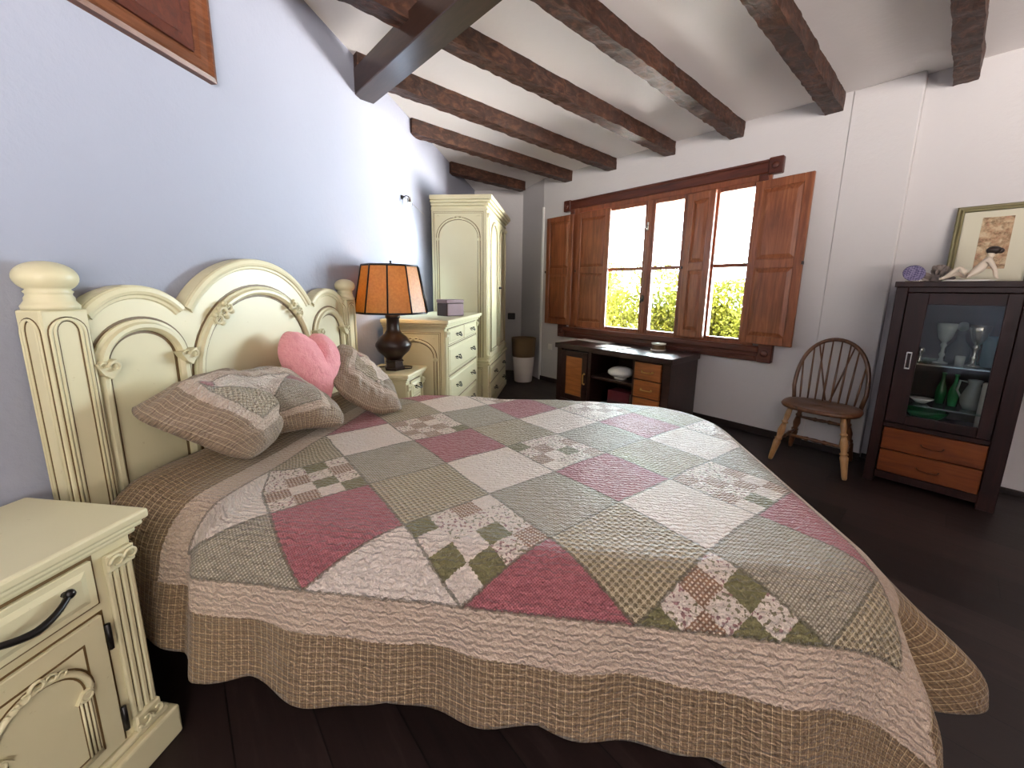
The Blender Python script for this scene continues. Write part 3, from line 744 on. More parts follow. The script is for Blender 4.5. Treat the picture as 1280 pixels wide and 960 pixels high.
pillow('pillow', [[(-.90, 1.375, .635), (-.83, 1.40, .56), (-.74, 1.44, .505), (-.64, 1.50, .500)],
                  [(-.955, 1.47, .68), (-.88, 1.52, .62), (-.80, 1.55, .555), (-.72, 1.58, .515)],
                  [(-1.0, 1.57, .725), (-.94, 1.63, .655), (-.87, 1.67, .58), (-.80, 1.69, .525)],
                  [(-1.045, 1.70, .765), (-1.01, 1.76, .69), (-.95, 1.79, .60), (-.88, 1.80, .53)]],
       .055, (3.4, 2.9), M['sham'], 'smaller patchwork pillow leaning beside the pink heart cushion', 'pillow', wr=.016, seed=11)

# heart cushion
def heart():
    t = MT('pink_plush'); v = t.coord(); n = t.noise(v, 38, 4, .7)
    t.col(t.mix(n, lin((222, 138, 146)), lin((246, 186, 190)))).rough(.9, .1); t.b.inputs['Sheen Weight'].default_value = .6; t.b.inputs['Sheen Roughness'].default_value = .5
    t.b.inputs['Sheen Tint'].default_value = lin((255, 200, 205)); t.bump(n, .9, .012)
    b = B(); n_r, n_a = 18, 72; grids = []
    tilt = math.radians(-9)
    Y = Vector((0, 1, 0)); Z = Vector((.30, 0, .954)).normalized() * -1 * -1; Z = Vector((-.28, 0, .96)).normalized(); Xn = Vector((.96, 0, .28)).normalized()
    c0 = Vector((-.985, 1.40, .672))
    def hp(a):
        x = .148 * math.sin(a) ** 3 * 1.0; y = (13 * math.cos(a) - 5 * math.cos(2 * a) - 2 * math.cos(3 * a) - math.cos(4 * a)) * .0120 + .02
        return x, y
    for sg in (1, -1):
        rows = []
        for i in range(n_r + 1):
            s = i / n_r; row = []
            for k in range(n_a):
                x, y = hp(2 * PI * k / n_a); x *= s; y = y * s
                xr = x * math.cos(tilt) - y * math.sin(tilt); yr = x * math.sin(tilt) + y * math.cos(tilt)
                h = .085 * (max(0, 1 - s ** 2.4)) ** .55 * (1 - .35 * max(0, -y) / .2)
                h *= 1 - .25 * math.exp(-(x / .02) ** 2) * smooth01((y + .02) / .08)
                p = c0 + Y * -xr * -1 + Z * yr + Xn * h * sg * (1 if sg > 0 else .5)
                p += Xn * sg * .006 * (1 - s ** 6) * noise.noise(p * 26)
                row.append(b.bm.verts.new(p))
            rows.append(row)
        for r0, r1 in zip(rows, rows[1:]):
            for k in range(n_a):
                f = b.bm.faces.new((r0[k], r1[k], r1[(k + 1) % n_a], r0[(k + 1) % n_a])); f.smooth = True
    bmesh.ops.remove_doubles(b.bm, verts=b.bm.verts, dist=1e-4)
    tag(b.build('cushion', t.m), 'pink plush heart shaped cushion leaning on the headboard', 'cushion')
heart()

# ------------------------------------------------------------------ lamp and things on the far furniture
ZN = .553
lamp = thing('table_lamp', 'table lamp with lit orange shade and dark vase base', 'lamp', (-.955, 2.075, ZN))
lm = plain('dark_bronze_glaze', (34, 19, 16), .32, .4)
b = B(); b.lathe([(.001, 0), (.058, 0), (.060, .012), (.052, .02), (.048, .045), (.056, .05), (.050, .058)], seg=6, smooth=False); b.build('foot', lm, lamp)
b = B(); b.lathe([(.040, .056), (.052, .075), (.085, .105), (.098, .135), (.096, .150), (.072, .185), (.048, .205), (.036, .225), (.034, .285), (.040, .292), (.040, .304), (.030, .31), (.001, .31)], seg=12, smooth=True); b.build('vase', lm, lamp)
b = B(); b.tube([(0, 0, .31), (0, 0, .575)], .006, 8); b.lathe([(.001, .34), (.016, .34), (.016, .40), (.001, .40)], seg=12); b.lathe([(.001, .572), (.01, .572), (.01, .585), (.004, .59), (.007, .598), (.001, .602)], seg=10); b.build('stem', M['iron'], lamp)
sh = MT('orange_parchment_shade'); nt = sh.nt; v = sh.coord(); nz = sh.noise(v, 60, 4, .7)
colr = sh.mix(nz, lin((172, 116, 44)), lin((232, 184, 96)))
dif = sh.node('ShaderNodeBsdfDiffuse'); trl = sh.node('ShaderNodeBsdfTranslucent'); gl = sh.node('ShaderNodeBsdfGlossy'); gl.inputs['Roughness'].default_value = .35
sh.link(colr, dif.inputs[0]); sh.link(colr, trl.inputs[0]); m1 = sh.node('ShaderNodeMixShader'); m1.inputs[0].default_value = .55; m2 = sh.node('ShaderNodeMixShader'); m2.inputs[0].default_value = .06
nt.links.new(dif.outputs[0], m1.inputs[1]); nt.links.new(trl.outputs[0], m1.inputs[2]); nt.links.new(m1.outputs[0], m2.inputs[1]); nt.links.new(gl.outputs[0], m2.inputs[2]); nt.links.new(m2.outputs[0], sh.out.inputs[0])
R0, R1, ZS0, ZS1 = .195, .148, .322, .572
b = B(); b.lathe([(R0, ZS0), (R0 + .002, ZS0), (R1 + .002, ZS1), (R1, ZS1), (R0, ZS0)], seg=10, smooth=False, cap=False); shade = b.build('shade', sh.m, lamp)
b = B()
b.tube([(R0 * math.cos(2 * PI * k / 10), R0 * math.sin(2 * PI * k / 10), ZS0) for k in range(10)], .006, 6, closed=True); b.tube([(R1 * math.cos(2 * PI * k / 10), R1 * math.sin(2 * PI * k / 10), ZS1) for k in range(10)], .006, 6, closed=True)
for k in range(10): a = 2 * PI * k / 10; b.tube([((R0 + .003) * math.cos(a), (R0 + .003) * math.sin(a), ZS0), ((R1 + .003) * math.cos(a), (R1 + .003) * math.sin(a), ZS1)], .0042, 6)
for k in range(3): a = 2 * PI * k / 3 + .5; b.tube([(0, 0, .572), (R1 * math.cos(a), R1 * math.sin(a), ZS1)], .002, 5)
b.build('trim', M['iron'], shade)['label'] = 'dark binding and ribs of the shade'
b = B(); b.ball((0, 0, .44), .03, 0, 12); bm_ = MT('lit_bulb'); bm_.b.inputs['Emission Color'].default_value = (1, .62, .3, 1); bm_.b.inputs['Emission Strength'].default_value = 30; b.build('bulb', bm_.m, lamp)
b = B(); b.tube([(.05, -.01, .006), (.09, .02, .005), (.075, .07, .005), (.01, .075, .005), (-.06, .04, .005), (-.13, .0, .005)], .0035, 6); b.build('cord', M['iron'], lamp)
def light(name, typ, loc, energy, color, size=None, rot=None):
    l = bpy.data.lights.new(name, typ); l.energy = energy; l.color = color
    if size is not None:
        if typ == 'AREA': l.shape = 'RECTANGLE'; l.size, l.size_y = size
        else: l.shadow_soft_size = size
    o = bpy.data.objects.new(name, l); COL.objects.link(o); o.location = Vector(loc) * S
    if rot is not None: o.rotation_euler = rot
    return o

# wooden box on the dresser
bx = thing('box', 'dark brown box with lilac front standing on the chest of drawers', 'box', (-.80, 2.66, .826), math.radians(-34))
b = B(); b.box(-.055, .055, -.075, .075, 0, .088, 0, .003); b.build('body', plain('dark_leather', (44, 24, 22), .5), bx)
b = B(); b.box(-.057, .057, -.077, .077, .089, .112, 0, .003); b.build('lid', plain('grey_lilac_cloth', (128, 106, 110), .7, var=.3), bx)
b = B(); b.box(.055, .060, -.07, .07, .004, .084, 0, .001); b.build('front_panel', plain('lilac_cloth', (140, 118, 124), .7, var=.3), bx)

# wall spotlight
sc_ = thing('wall_light', 'small black clip-on spotlight with bright bulb on the headboard wall', 'wall lamp', (XW, 2.69, 1.62))
b = B(); b.lathe([(.001, 0), (.014, 0), (.014, .008), (.001, .01)], (0, 0, 0), 12, 0, Matrix.Rotation(PI / 2, 4, 'Y')); b.tube([(.008, 0, 0), (.03, .005, .012), (.045, .015, .008)], .0035, 6); b.tube([(.008, 0, .0), (.01, -.012, -.05), (.008, -.02, -.09)], .002, 5); b.build('arm', M['iron'], sc_)
hd_ = Matrix.Translation((.045, .018, .004)) @ Matrix.Rotation(math.radians(-28), 4, 'X') @ Matrix.Rotation(math.radians(-12), 4, 'Y')
b = B(); b.lathe([(.001, 0), (.008, 0), (.012, -.015), (.014, -.055), (.012, -.056), (.001, -.04)], (0, 0, 0), 14, 0, hd_); b.build('lamp_head', M['chrome'], sc_)
lb = MT('lit_led_bulb'); lb.b.inputs['Emission Color'].default_value = (.75, .9, 1, 1); lb.b.inputs['Emission Strength'].default_value = 60
b = B(); cc = hd_ @ Vector((0, 0, -.062)); b.ball(cc, .012, 0, 10); b.build('bulb', lb.m, sc_)
b = B(); b.tube([(.004, .0, .012), (.006, .12, .005), (.004, .3, -.02), (.004, .42, -.035)], .002, 5); b.build('cable', plain('grey_cable', (150, 148, 148), .5), sc_)

# laundry basket and the little box on the dark corner wall
bk = thing('basket', 'tall basket with woven brown upper band and white lower part', 'basket', (-.452, 4.29, 0))
b = B(); b.lathe([(.001, 0), (.095, 0), (.100, .01), (.122, .285), (.118, .285), (.118, .27)], seg=28, cap=False); b.build('lower_part', plain('white_weave', (214, 206, 200), .7), bk)
wv = MT('brown_weave'); q = wv.node('ShaderNodeTexWave', wave_type='BANDS', bands_direction='Z'); wv.link(wv.coord(), q.inputs[0]); q.inputs['Scale'].default_value = 30; q.inputs['Distortion'].default_value = 2
wv.col(wv.mix(q.outputs['Fac'], lin((84, 66, 42)), lin((140, 114, 78)))).rough(.7); wv.bump(q.outputs['Fac'], .6, .006)
b = B(); b.lathe([(.122, .285), (.127, .30), (.136, .46), (.137, .495), (.129, .495), (.12, .32)], seg=28, cap=False); b.build('upper_band', wv.m, bk)
b = B(); b.lathe([(.001, .44), (.129, .44)], seg=28, cap=False); b.build('lining', plain('brown_lining', (70, 48, 36), .8), bk)
b = B(); b.box(-.715, -.625, 4.82, 4.86, .655, .735, 0, .008, 2); b.box(-.705, -.635, 4.815, 4.822, .665, .725, 0, .003)
tag(b.build('wall_box', plain('dark_plastic', (38, 34, 36), .4)), 'small dark box mounted on the shaded wall behind the wardrobe', 'wall box')
so = thing('power_socket', 'white power socket on the wall left of the desk', 'socket', W(-2.976, NW, .40), TH)
b = B(); b.box(-.032, .032, -.008, 0, -.032, .032, 0, .004, 2); b.build('plate', M['white'], so)
b = B(); b.lathe([(.017, 0), (.022, 0), (.022, .004), (.017, .004)], (0, -.008, 0), 16, 0, Matrix.Rotation(PI / 2, 4, 'X'), cap=False); b.build('socket_ring', M['white'], so)

# ------------------------------------------------------------------ desk under the window (front centre at p=-1.87, n=2.62)
dk = thing('sideboard', 'dark sideboard desk with orange door and drawers under the window', 'sideboard', W(-1.872, 2.635, 0), TH)
hw = .555; d = .44
b = B()
for x0, x1 in ((-hw, -hw + .05), (hw - .06, hw)): b.box(x0, x1, 0, d, 0, .50, 0, .003)
b.box(-.195, -.165, .004, d, .02, .50, 0, .002); b.box(.245, .265, .004, d, .02, .50, 0, .002)
b.box(-hw + .05, hw - .06, 0, d, 0, .03, 0, .002); b.box(-hw + .05, hw - .06, .02, d - .01, .488, .50, 0); b.box(-hw + .02, hw - .02, d - .014, d, .02, .5, 0)
b.build('carcass', M['wenge'], dk)
b = B(); b.box(-hw - .015, hw + .015, -.018, d + .0, .50, .542, 0, .004, 2); b.build('top', M['wenge'], dk)
b = B(); b.box(-.165, .245, .02, d - .014, .272, .296, 0, .002); b.build('shelf', M['wenge'], dk)
b = B(); x0, x1, z0, z1 = -.498, -.20, .035, .485
for a in ((x0, x0 + .055, z0, z1), (x1 - .055, x1, z0, z1), (x0 + .055, x1 - .055, z0, z0 + .05), (x0 + .055, x1 - .055, z1 - .05, z1)): b.box(a[0], a[1], -.006, .012, a[2], a[3], 0, .002)
b.box(x0 + .055, x1 - .055, .001, .01, z0 + .05, z1 - .05, 1); dd = b.build('door', [M['wenge'], M['honey']], dk)
b = B(); b.tube([(x1 - .022, -.006, .30), (x1 - .022, -.026, .295), (x1 - .022, -.026, .215), (x1 - .022, -.006, .21)], .005, 7)
for z in (.30, .21): b.ball((x1 - .022, -.008, z), .009, 0, 8)
b.build('handle', M['brass'], dd)
for z0, z1 in ((.352, .484), (.213, .345), (.05, .206)):
    b = B(); b.box(.267, .486, -.008, .012, z0, z1, 0, .003); q = b.build('drawer', M['honey'], dk)
    b = B(); zc = (z0 + z1) / 2; b.tube([(.335, -.008, zc), (.338, -.026, zc - .004), (.418, -.026, zc - .004), (.421, -.008, zc)], .0045, 7)
    for x in (.335, .421): b.ball((x, -.010, zc), .009, 0, 8)
    b.build('handle', M['brass'], q)
# things on and in the desk
ZD = .542
pm = plain('white_paper', (238, 238, 234), .35); 
t = thing('paper', 'white papers on a dark folder at the back left of the desk', 'paper', W(-2.26, 2.985, ZD), TH + math.radians(-4))
b = B(); b.box(-.19, .19, -.055, .055, 0, .006, 0, .002); b.build('pages', pm, t)
b = B(); b.box(-.195, .195, -.06, .06, -.0, .0015, 0); b.build('folder', M['iron'], t); t.location.z += .0002
t = thing('paper', 'white sheet lying alone at the front of the desk top', 'paper', W(-1.93, 2.80, ZD + .001), TH + math.radians(3))
b = B(); b.box(-.125, .125, -.085, .085, 0, .004, 0, .001); b.build('sheet', pm, t)
t = thing('tin', 'round tin with brown band and white rims on the desk', 'tin', W(-1.60, 2.96, ZD), TH)
b = B(); b.lathe([(0.0012, 0), (0.0610, 0), (0.0634, .008), (0.0586, .012)], seg=24, cap=False); b.lathe([(0.0012, .0), (0.0537, .003)], seg=24, cap=False); b.build('saucer', M['white'], t)
b = B(); b.lathe([(0.0012, .009), (0.0500, .009), (0.0525, .014), (0.0525, .05)], seg=24, cap=False); b.build('body', plain('brown_band', (120, 92, 62), .5, var=.4), t)
b = B(); b.lathe([(0.0525, .048), (0.0573, .05), (0.0573, .06), (0.0012, .062)], seg=24, cap=False); b.build('lid', M['white'], t)
t = thing('bowl', 'white mushroom shaped bowl with foot on the desk shelf', 'bowl', W(-1.795, 2.735, .2965), TH)
b = B(); b.lathe([(.001, 0), (.05, 0), (.052, .012), (.044, .02)], seg=24, cap=False); b.build('foot', M['white'], t)
b = B(); b.lathe([(.04, .018), (.085, .030), (.108, .050), (.106, .068), (.085, .088), (.045, .101), (.001, .105)], seg=28, cap=False); b.build('dome', M['white'], t)
bkm = [plain('maroon_cover', (92, 24, 34), .5, var=.5), plain('dark_cover', (54, 26, 30), .5, var=.4)]
for k, (h, dz, lb_) in enumerate(((.078, .03, 'lower dark maroon book in the open bay of the desk'), (.085, .109, 'speckled maroon book on top of another in the open bay of the desk'))):
    t = thing('book', lb_, 'book', W(-1.79, 2.77, dz), TH + .06 * k, 'books in the desk bay')
    b = B(); b.box(-.10, .10, -.07, .07, 0, .006, 0, .001); b.box(-.10, .10, -.07, .07, h - .006, h, 0, .001); b.box(-.10, .10, -.072, -.064, 0, h, 0, .001); b.build('cover', bkm[1 - k], t)
    b = B(); b.box(-.096, .096, -.063, .066, .006, h - .006); b.build('pages', plain('book_pages', (190, 176, 160), .8), t)

# ------------------------------------------------------------------ windsor chair
CH = (-.465, 2.84)
chr_ = thing('windsor_chair', 'brown spindle back windsor chair standing against the pier', 'chair', W(CH[0], CH[1], 0), TH + math.radians(0))
zs = .335
b = B()
out = []
for k in range(40):
    a = 2 * PI * k / 40; ca, sa = math.cos(a), math.sin(a)
    out.append((.195 * math.copysign(abs(ca) ** .75, ca), .17 * math.copysign(abs(sa) ** .8, sa) - .005))
rings = []
for sc2, z in ((.80, zs - .004), (.97, zs + .004), (1.0, zs + .016), (.97, zs + .026), (.80, zs + .022), (.4, zs + .017), (.02, zs + .019)):
    rings.append([b.bm.verts.new((x * sc2, y * sc2, z + (.006 * (abs(x) / .2) ** 2 if sc2 < .9 and z > zs + .01 else 0))) for x, y in out])
for r0, r1 in zip(rings, rings[1:]):
    for k in range(40): f = b.bm.faces.new((r0[k], r0[(k + 1) % 40], r1[(k + 1) % 40], r1[k])); f.smooth = True
b.bm.faces.new(rings[0][::-1]); b.bm.faces.new(rings[-1]); b.build('seat', M['oak'], chr_)
def bowp(t):      # t in 0..1 along the bow
    a = PI * t; return Vector((-.178 * math.cos(a) * (1 + .10 * math.sin(a)), .135 + .075 * math.sin(a) ** .8, zs + .02 + .385 * math.sin(a) ** .72))
bow = [Vector((-.165, .125, zs + .01))] + [bowp(k / 30) for k in range(1, 30)] + [Vector((.165, .125, zs + .01))]
b = B(); b.tube(bow, .0115, 8); b.build('bow', M['oak'], chr_)
def bow_at(x):
    return min((bowp(k / 300) for k in range(20, 281)), key=lambda p: abs(p.x - x))
for x in (-.135, -.096, -.058, -.02, .02, .058, .096, .135):
    tp = bow_at(x * 1.15); bt = Vector((x, .128 + .012 * (1 - (x / .14) ** 2), zs + .018)); md = bt.lerp(tp, .35)
    b = B(); b.tube([bt, bt.lerp(tp, .3), bt.lerp(tp, .45), tp], [.0048, .0065, .006, .0038], 7); b.build('spindle', M['oak'], chr_)
for x in (-.088, .088):
    b = B(); b.tube([(x * .12, .165, zs + .018), bow_at(x)], [.0055, .004], 7); b.build('brace', M['oak'], chr_)
legs = {'fl': (-.125, -.11, -.185, -.155), 'fr': (.125, -.11, .178, -.155), 'bl': (-.11, .09, -.165, .195), 'br': (.11, .09, .152, .198)}
def turned(b, p0, p1, prof, mi=0, seg=14):
    p0, p1 = Vector(p0), Vector(p1); dd = p1 - p0; L_ = dd.length; q = Vector((0, 0, 1)).rotation_difference(dd.normalized()).to_matrix().to_4x4()
    b.lathe([(r, t * L_) for t, r in prof], p0, seg, mi, q)
LP = [(0, .009), (.03, .013), (.25, .0175), (.36, .021), (.385, .014), (.40, .020), (.42, .020), (.435, .013), (.48, .016), (.56, .021), (.66, .0155), (.70, .012), (.715, .018), (.735, .018), (.75, .012), (.85, .016), (1, .013)]
for k, (x, y, X, Y) in legs.items():
    b = B(); turned(b, (X, Y, 0), (x, y, zs + .004), LP); b.build('leg', M['oakp'] if k[0] == 'f' else M['oak'], chr_)
def lat(k, t): x, y, X, Y = legs[k]; return Vector((X + (x - X) * t, Y + (y - Y) * t, zs * t))
SP = [(0, .006), (.15, .009), (.3, .010), (.36, .014), (.40, .009), (.5, .012), (.60, .009), (.64, .014), (.7, .010), (.85, .009), (1, .006)]
for s in 'lr': b = B(); turned(b, lat('f' + s, .40), lat('b' + s, .40), SP); b.build('stretcher', M['oak'], chr_)
b = B(); turned(b, (lat('fl', .4) + lat('bl', .4)) / 2, (lat('fr', .4) + lat('br', .4)) / 2, SP); b.build('stretcher', M['oak'], chr_)
b = B(); turned(b, lat('bl', .70), lat('br', .70), SP); b.build('stretcher', M['oak'], chr_)

# ------------------------------------------------------------------ display cabinet
cab = thing('display_cabinet', 'dark wood display cabinet with glass door and two orange drawers', 'cabinet', W(.012, 2.80, 0), TH)
hw = .238; d = .36
b = B()
b.box(-hw, -hw + .045, 0, d, 0, 1.055, 0, .003); b.box(hw - .06, hw, 0, d, 0, 1.055, 0, .003)
b.box(-hw + .045, hw - .06, 0, d, .03, .07, 0, .002); b.box(-hw + .045, hw - .06, 0, d, .322, .345, 0, .002); b.box(-hw + .045, hw - .06, 0, d, 1.03, 1.055, 0, .002)
b.box(-hw + .02, hw - .02, d - .012, d, .03, 1.05, 0); b.build('carcass', M['cabw'], cab)
b = B(); b.box(-hw - .008, hw + .008, -.01, d, 1.055, 1.083, 0, .003, 2); b.build('top', M['cabw'], cab)
b = B(); x0, x1 = -.190, .176; z0, z1 = .35, 1.026
for a in ((x0, x0 + .075, z0, z1), (x1 - .045, x1, z0, z1), (x0 + .075, x1 - .045, z0, z0 + .048), (x0 + .075, x1 - .045, z1 - .055, z1)): b.box(a[0], a[1], -.008, .014, a[2], a[3], 0, .002)
dd = b.build('door', M['cabw'], cab)
b = B(); b.box(x0 + .073, x1 - .043, .002, .006, z0 + .046, z1 - .053); b.build('pane', M['glass'], dd)
b = B(); hx = x0 + .045
for a in ((hx - .011, hx - .006, .645, .725), (hx + .006, hx + .011, .645, .725), (hx - .011, hx + .011, .640, .648), (hx - .011, hx + .011, .722, .730)): b.box(a[0], a[1], -.016, -.008, a[2], a[3], 0, .0015)
b.build('handle', M['chrome'], dd)
gs = MT('shelf_glass'); tr = gs.node('ShaderNodeBsdfTransparent'); tr.inputs[0].default_value = (.75, .86, .8, 1); gl = gs.node('ShaderNodeBsdfGlossy'); gl.inputs['Roughness'].default_value = .05; gl.inputs[0].default_value = (.8, .9, .85, 1)
mx = gs.node('ShaderNodeMixShader'); mx.inputs[0].default_value = .25; gs.nt.links.new(tr.outputs[0], mx.inputs[1]); gs.nt.links.new(gl.outputs[0], mx.inputs[2]); gs.nt.links.new(mx.outputs[0], gs.out.inputs[0])
ZSH = (.455, .672)
for z in ZSH: b = B(); b.box(-hw + .046, hw - .061, .03, d - .014, z - .008, z, 0, .001); b.build('shelf', gs.m, cab)
for z0, z1 in ((.2, .318), (.074, .194)):
    b = B(); b.box(-.188, .176, -.006, .014, z0, z1, 0, .003); q = b.build('drawer', M['amber'], cab)
    b = B(); zc = (z0 + z1) / 2; b.tube([(-.04, -.006, zc), (-.035, -.02, zc - .006), (0, -.024, zc - .010), (.035, -.02, zc - .006), (.04, -.006, zc)], .0035, 7); b.build('handle', plain('aged_brass', (84, 44, 20), .5, .4, .3), q)
def tinted(name, c, mixf=.45, rough=.08):
    t = MT(name); tr = t.node('ShaderNodeBsdfTransparent'); tr.inputs[0].default_value = lin(c); pr = t.b; pr.inputs['Base Color'].default_value = lin(c); pr.inputs['Roughness'].default_value = rough
    mx = t.node('ShaderNodeMixShader'); mx.inputs[0].default_value = mixf; t.nt.links.new(tr.outputs[0], mx.inputs[1]); t.nt.links.new(pr.outputs[0], mx.inputs[2]); t.nt.links.new(mx.outputs[0], t.out.inputs[0]); return t.m
clear = tinted('clear_crystal', (196, 202, 198), .38); green = tinted('green_glass', (30, 110, 60), .6); blue = tinted('blue_glass', (110, 150, 160), .5)
silver = plain('silver', (216, 212, 202), .2, .5, .9)
def inside(name, label, cat, x, y, z, group=None): return thing(name, label, cat, W(.012 + x, 2.80 + y, z), TH, group)
def goblet(x, y, lb_, m):
    t = inside('goblet', lb_, 'goblet', x, y, ZSH[1], 'goblets in the cabinet')
    b = B(); b.lathe([(.008, .105), (.026, .13), (.036, .175), (.040, .205), (.037, .205), (.03, .16), (.006, .112)], seg=20, cap=False); b.build('cup', m, t)
    b = B(); b.lathe([(.001, 0), (.030, 0), (.028, .006), (.010, .012), (.007, .03), (.013, .045), (.007, .058), (.007, .08), (.014, .095), (.008, .107)], seg=16, cap=False); b.build('stem', m, t)
goblet(-.035, .14, 'frosted crystal goblet at the left of the upper cabinet shelf', clear); goblet(.075, .13, 'bright silvery goblet at the right of the upper cabinet shelf', silver)
t = inside('decanter', 'dark glass decanter between the two goblets', 'decanter', .02, .2, ZSH[1]); b = B(); b.lathe([(.001, 0), (.04, 0), (.048, .03), (.046, .08), (.02, .12), (.014, .15), (.02, .165), (.001, .166)], seg=20, cap=False); b.build('body', tinted('smoke_glass', (60, 66, 66), .7), t)
b = B(); b.ball((0, 0, .19), .022, 0, 10, (1, 1, 1.2)); b.build('stopper', clear, t)
t = inside('shot_glass', 'small clear glass in front of the decanter', 'glass', .03, .09, ZSH[1]); b = B(); b.lathe([(.001, 0), (.016, 0), (.019, .05), (.016, .05), (.013, .006)], seg=16, cap=False); b.build('body', clear, t)
t = inside('ornament', 'tiny silver ornament at the left end of the upper cabinet shelf', 'ornament', -.11, .1, ZSH[1]); b = B(); b.lathe([(.001, 0), (.016, 0), (.006, .012), (.006, .045), (.017, .06), (.012, .075), (.001, .08)], seg=14, cap=False); b.build('body', silver, t)
t = inside('jar', 'blue glass jar at the right end of the upper cabinet shelf', 'jar', .135, .17, ZSH[1]); b = B(); b.lathe([(.001, 0), (.036, 0), (.042, .02), (.042, .12), (.03, .135), (.034, .15), (.028, .15), (.026, .13)], seg=20, cap=False); b.build('body', blue, t)
t = inside('dish', 'white oval dish on the lower cabinet shelf', 'dish', -.075, .12, ZSH[0]); b = B(); b.lathe([(.001, .02), (.02, .0), (.03, .01), (.045, .022), (.047, .026), (.03, .022), (.001, .018)], seg=24, cap=False); b.build('body', M['white'], t)
for x, y, lb_ in ((-.01, .19, 'slender green bottle on the lower cabinet shelf, left'), (.035, .16, 'slender green bottle on the lower cabinet shelf, middle')):
    t = inside('bottle', lb_, 'bottle', x, y, ZSH[0], 'green bottles in the cabinet'); b = B(); b.lathe([(.001, 0), (.02, 0), (.022, .06), (.018, .09), (.008, .12), (.007, .155), (.010, .158), (.009, .166), (.001, .166)], seg=16, cap=False); b.build('body', green, t)
t = inside('pitcher', 'clear cut glass pitcher on the lower cabinet shelf', 'pitcher', .098, .140, ZSH[0]); b = B(); b.lathe([(.001, 0), (.026, 0), (.040, .03), (.043, .06), (.03, .10), (.022, .125), (.028, .15), (.024, .15), (.018, .125)], seg=18, cap=False, rfun=lambda a, z: 1 + .04 * math.cos(a * 9)); b.build('body', clear, t)
b = B(); b.tube([(-.022, 0, .135), (-.05, 0, .14), (-.055, 0, .09), (-.036, 0, .05)], .005, 7); b.build('handle', clear, t)
t = inside('candle', 'tall pale candle at the right of the lower cabinet compartment', 'candle', .140, .075, .346); b = B(); b.lathe([(.001, 0), (.021, 0), (.021, .255), (.015, .26), (.001, .258)], seg=16, cap=False); b.build('wax', plain('pale_wax', (206, 200, 188), .5), t); b = B(); b.tube([(0, 0, .255), (.002, 0, .268)], .0015, 5); b.build('wick', M['iron'], t)
t = inside('bowl', 'large dark green glass bowl at the bottom of the cabinet', 'bowl', -.05, .15, .346); b = B(); b.lathe([(.001, 0), (.03, 0), (.035, .006), (.075, .04), (.085, .07), (.081, .07), (.07, .042), (.02, .01)], seg=24, cap=False); b.build('body', green, t)

# on top of the cabinet
ZT = 1.083
fr_ = thing('picture_frame', 'framed floral picture leaning on the wall above the cabinet', 'picture', W(.072, 3.09, ZT), TH + math.radians(0)); tl = Matrix.Rotation(math.radians(-9), 4, 'X')
fw, fh = .118, .365
b = B(); pts = [tl @ Vector(p) for p in ((-fw, 0, 0), (fw, 0, 0), (fw, 0, fh), (-fw, 0, fh))]
b.sweep(pts, tl @ Vector((0, -1, 0)), [(0, 0), (0, .014), (-.008, .018), (-.016, .012), (-.022, .014), (-.028, .008), (-.028, 0)], 0, True); b.build('frame', plain('gilded_green_frame', (128, 120, 84), .45, .5, .2, var=.35), fr_)
b = B(); b.box(-fw + .002, fw - .002, -.004, .004, .002, fh - .002, 0, 0, 1, tl); b.build('mat', plain('cream_mat', (206, 202, 180), .6), fr_)
pi = MT('faded_floral_print'); v = pi.coord(); n1 = pi.noise(v, 12, 6, .75, .3); n2 = pi.noise(v, 24, 6, .8, .2)
pi.col(pi.mix(pi.ramp(n2, [(.45, (0, 0, 0)), (.62, (255, 255, 255))]), pi.ramp(n1, [(.35, (204, 188, 156)), (.5, (182, 152, 118)), (.62, (168, 118, 92)), (.75, (140, 110, 72))]), lin((110, 86, 56)))).rough(.5)
b = B(); b.box(-.052, .052, -.0055, -.003, .07, .33, 0, 0, 1, tl); b.build('print', pi.m, fr_)
b = B(); b.tube([tl @ Vector((0, .004, .2)), Vector((.0, .055, .0))], .005, 6); b.build('stand', M['wenge'], fr_)

# figurine of a reclining woman
fg = thing('figurine', 'white porcelain figurine of a reclining woman with dark hair on the cabinet', 'figurine', W(.012, 2.87, ZT), TH)
b = B(); b.lathe([(.001, 0), (.085, 0), (.088, .004), (.08, .009), (.001, .010)], seg=28, cap=False, M=Matrix.Diagonal((1.0, .5, 1, 1))); b.build('base', M['white'], fg)
def skin_body(name, joints, edges, parent, mat, root=0, lev=2):
    me = bpy.data.meshes.new(name); me.from_pydata([tuple(c * S for c in j[0]) for j in joints], edges, [])
    me.skin_vertices.new(name='') if hasattr(me.skin_vertices, 'new') else None
    o = bpy.data.objects.new(name, me); COL.objects.link(o); o.parent = parent
    m = o.modifiers.new('skin', 'SKIN'); m.use_smooth_shade = True
    for i, j in enumerate(joints): me.skin_vertices[0].data[i].radius = (j[1] * S, j[1] * S)
    me.skin_vertices[0].data[root].use_root = True
    s = o.modifiers.new('sub', 'SUBSURF'); s.levels = lev; s.render_levels = lev
    me.materials.append(mat); return o
PN = plain('porcelain', (222, 208, 190), .3)
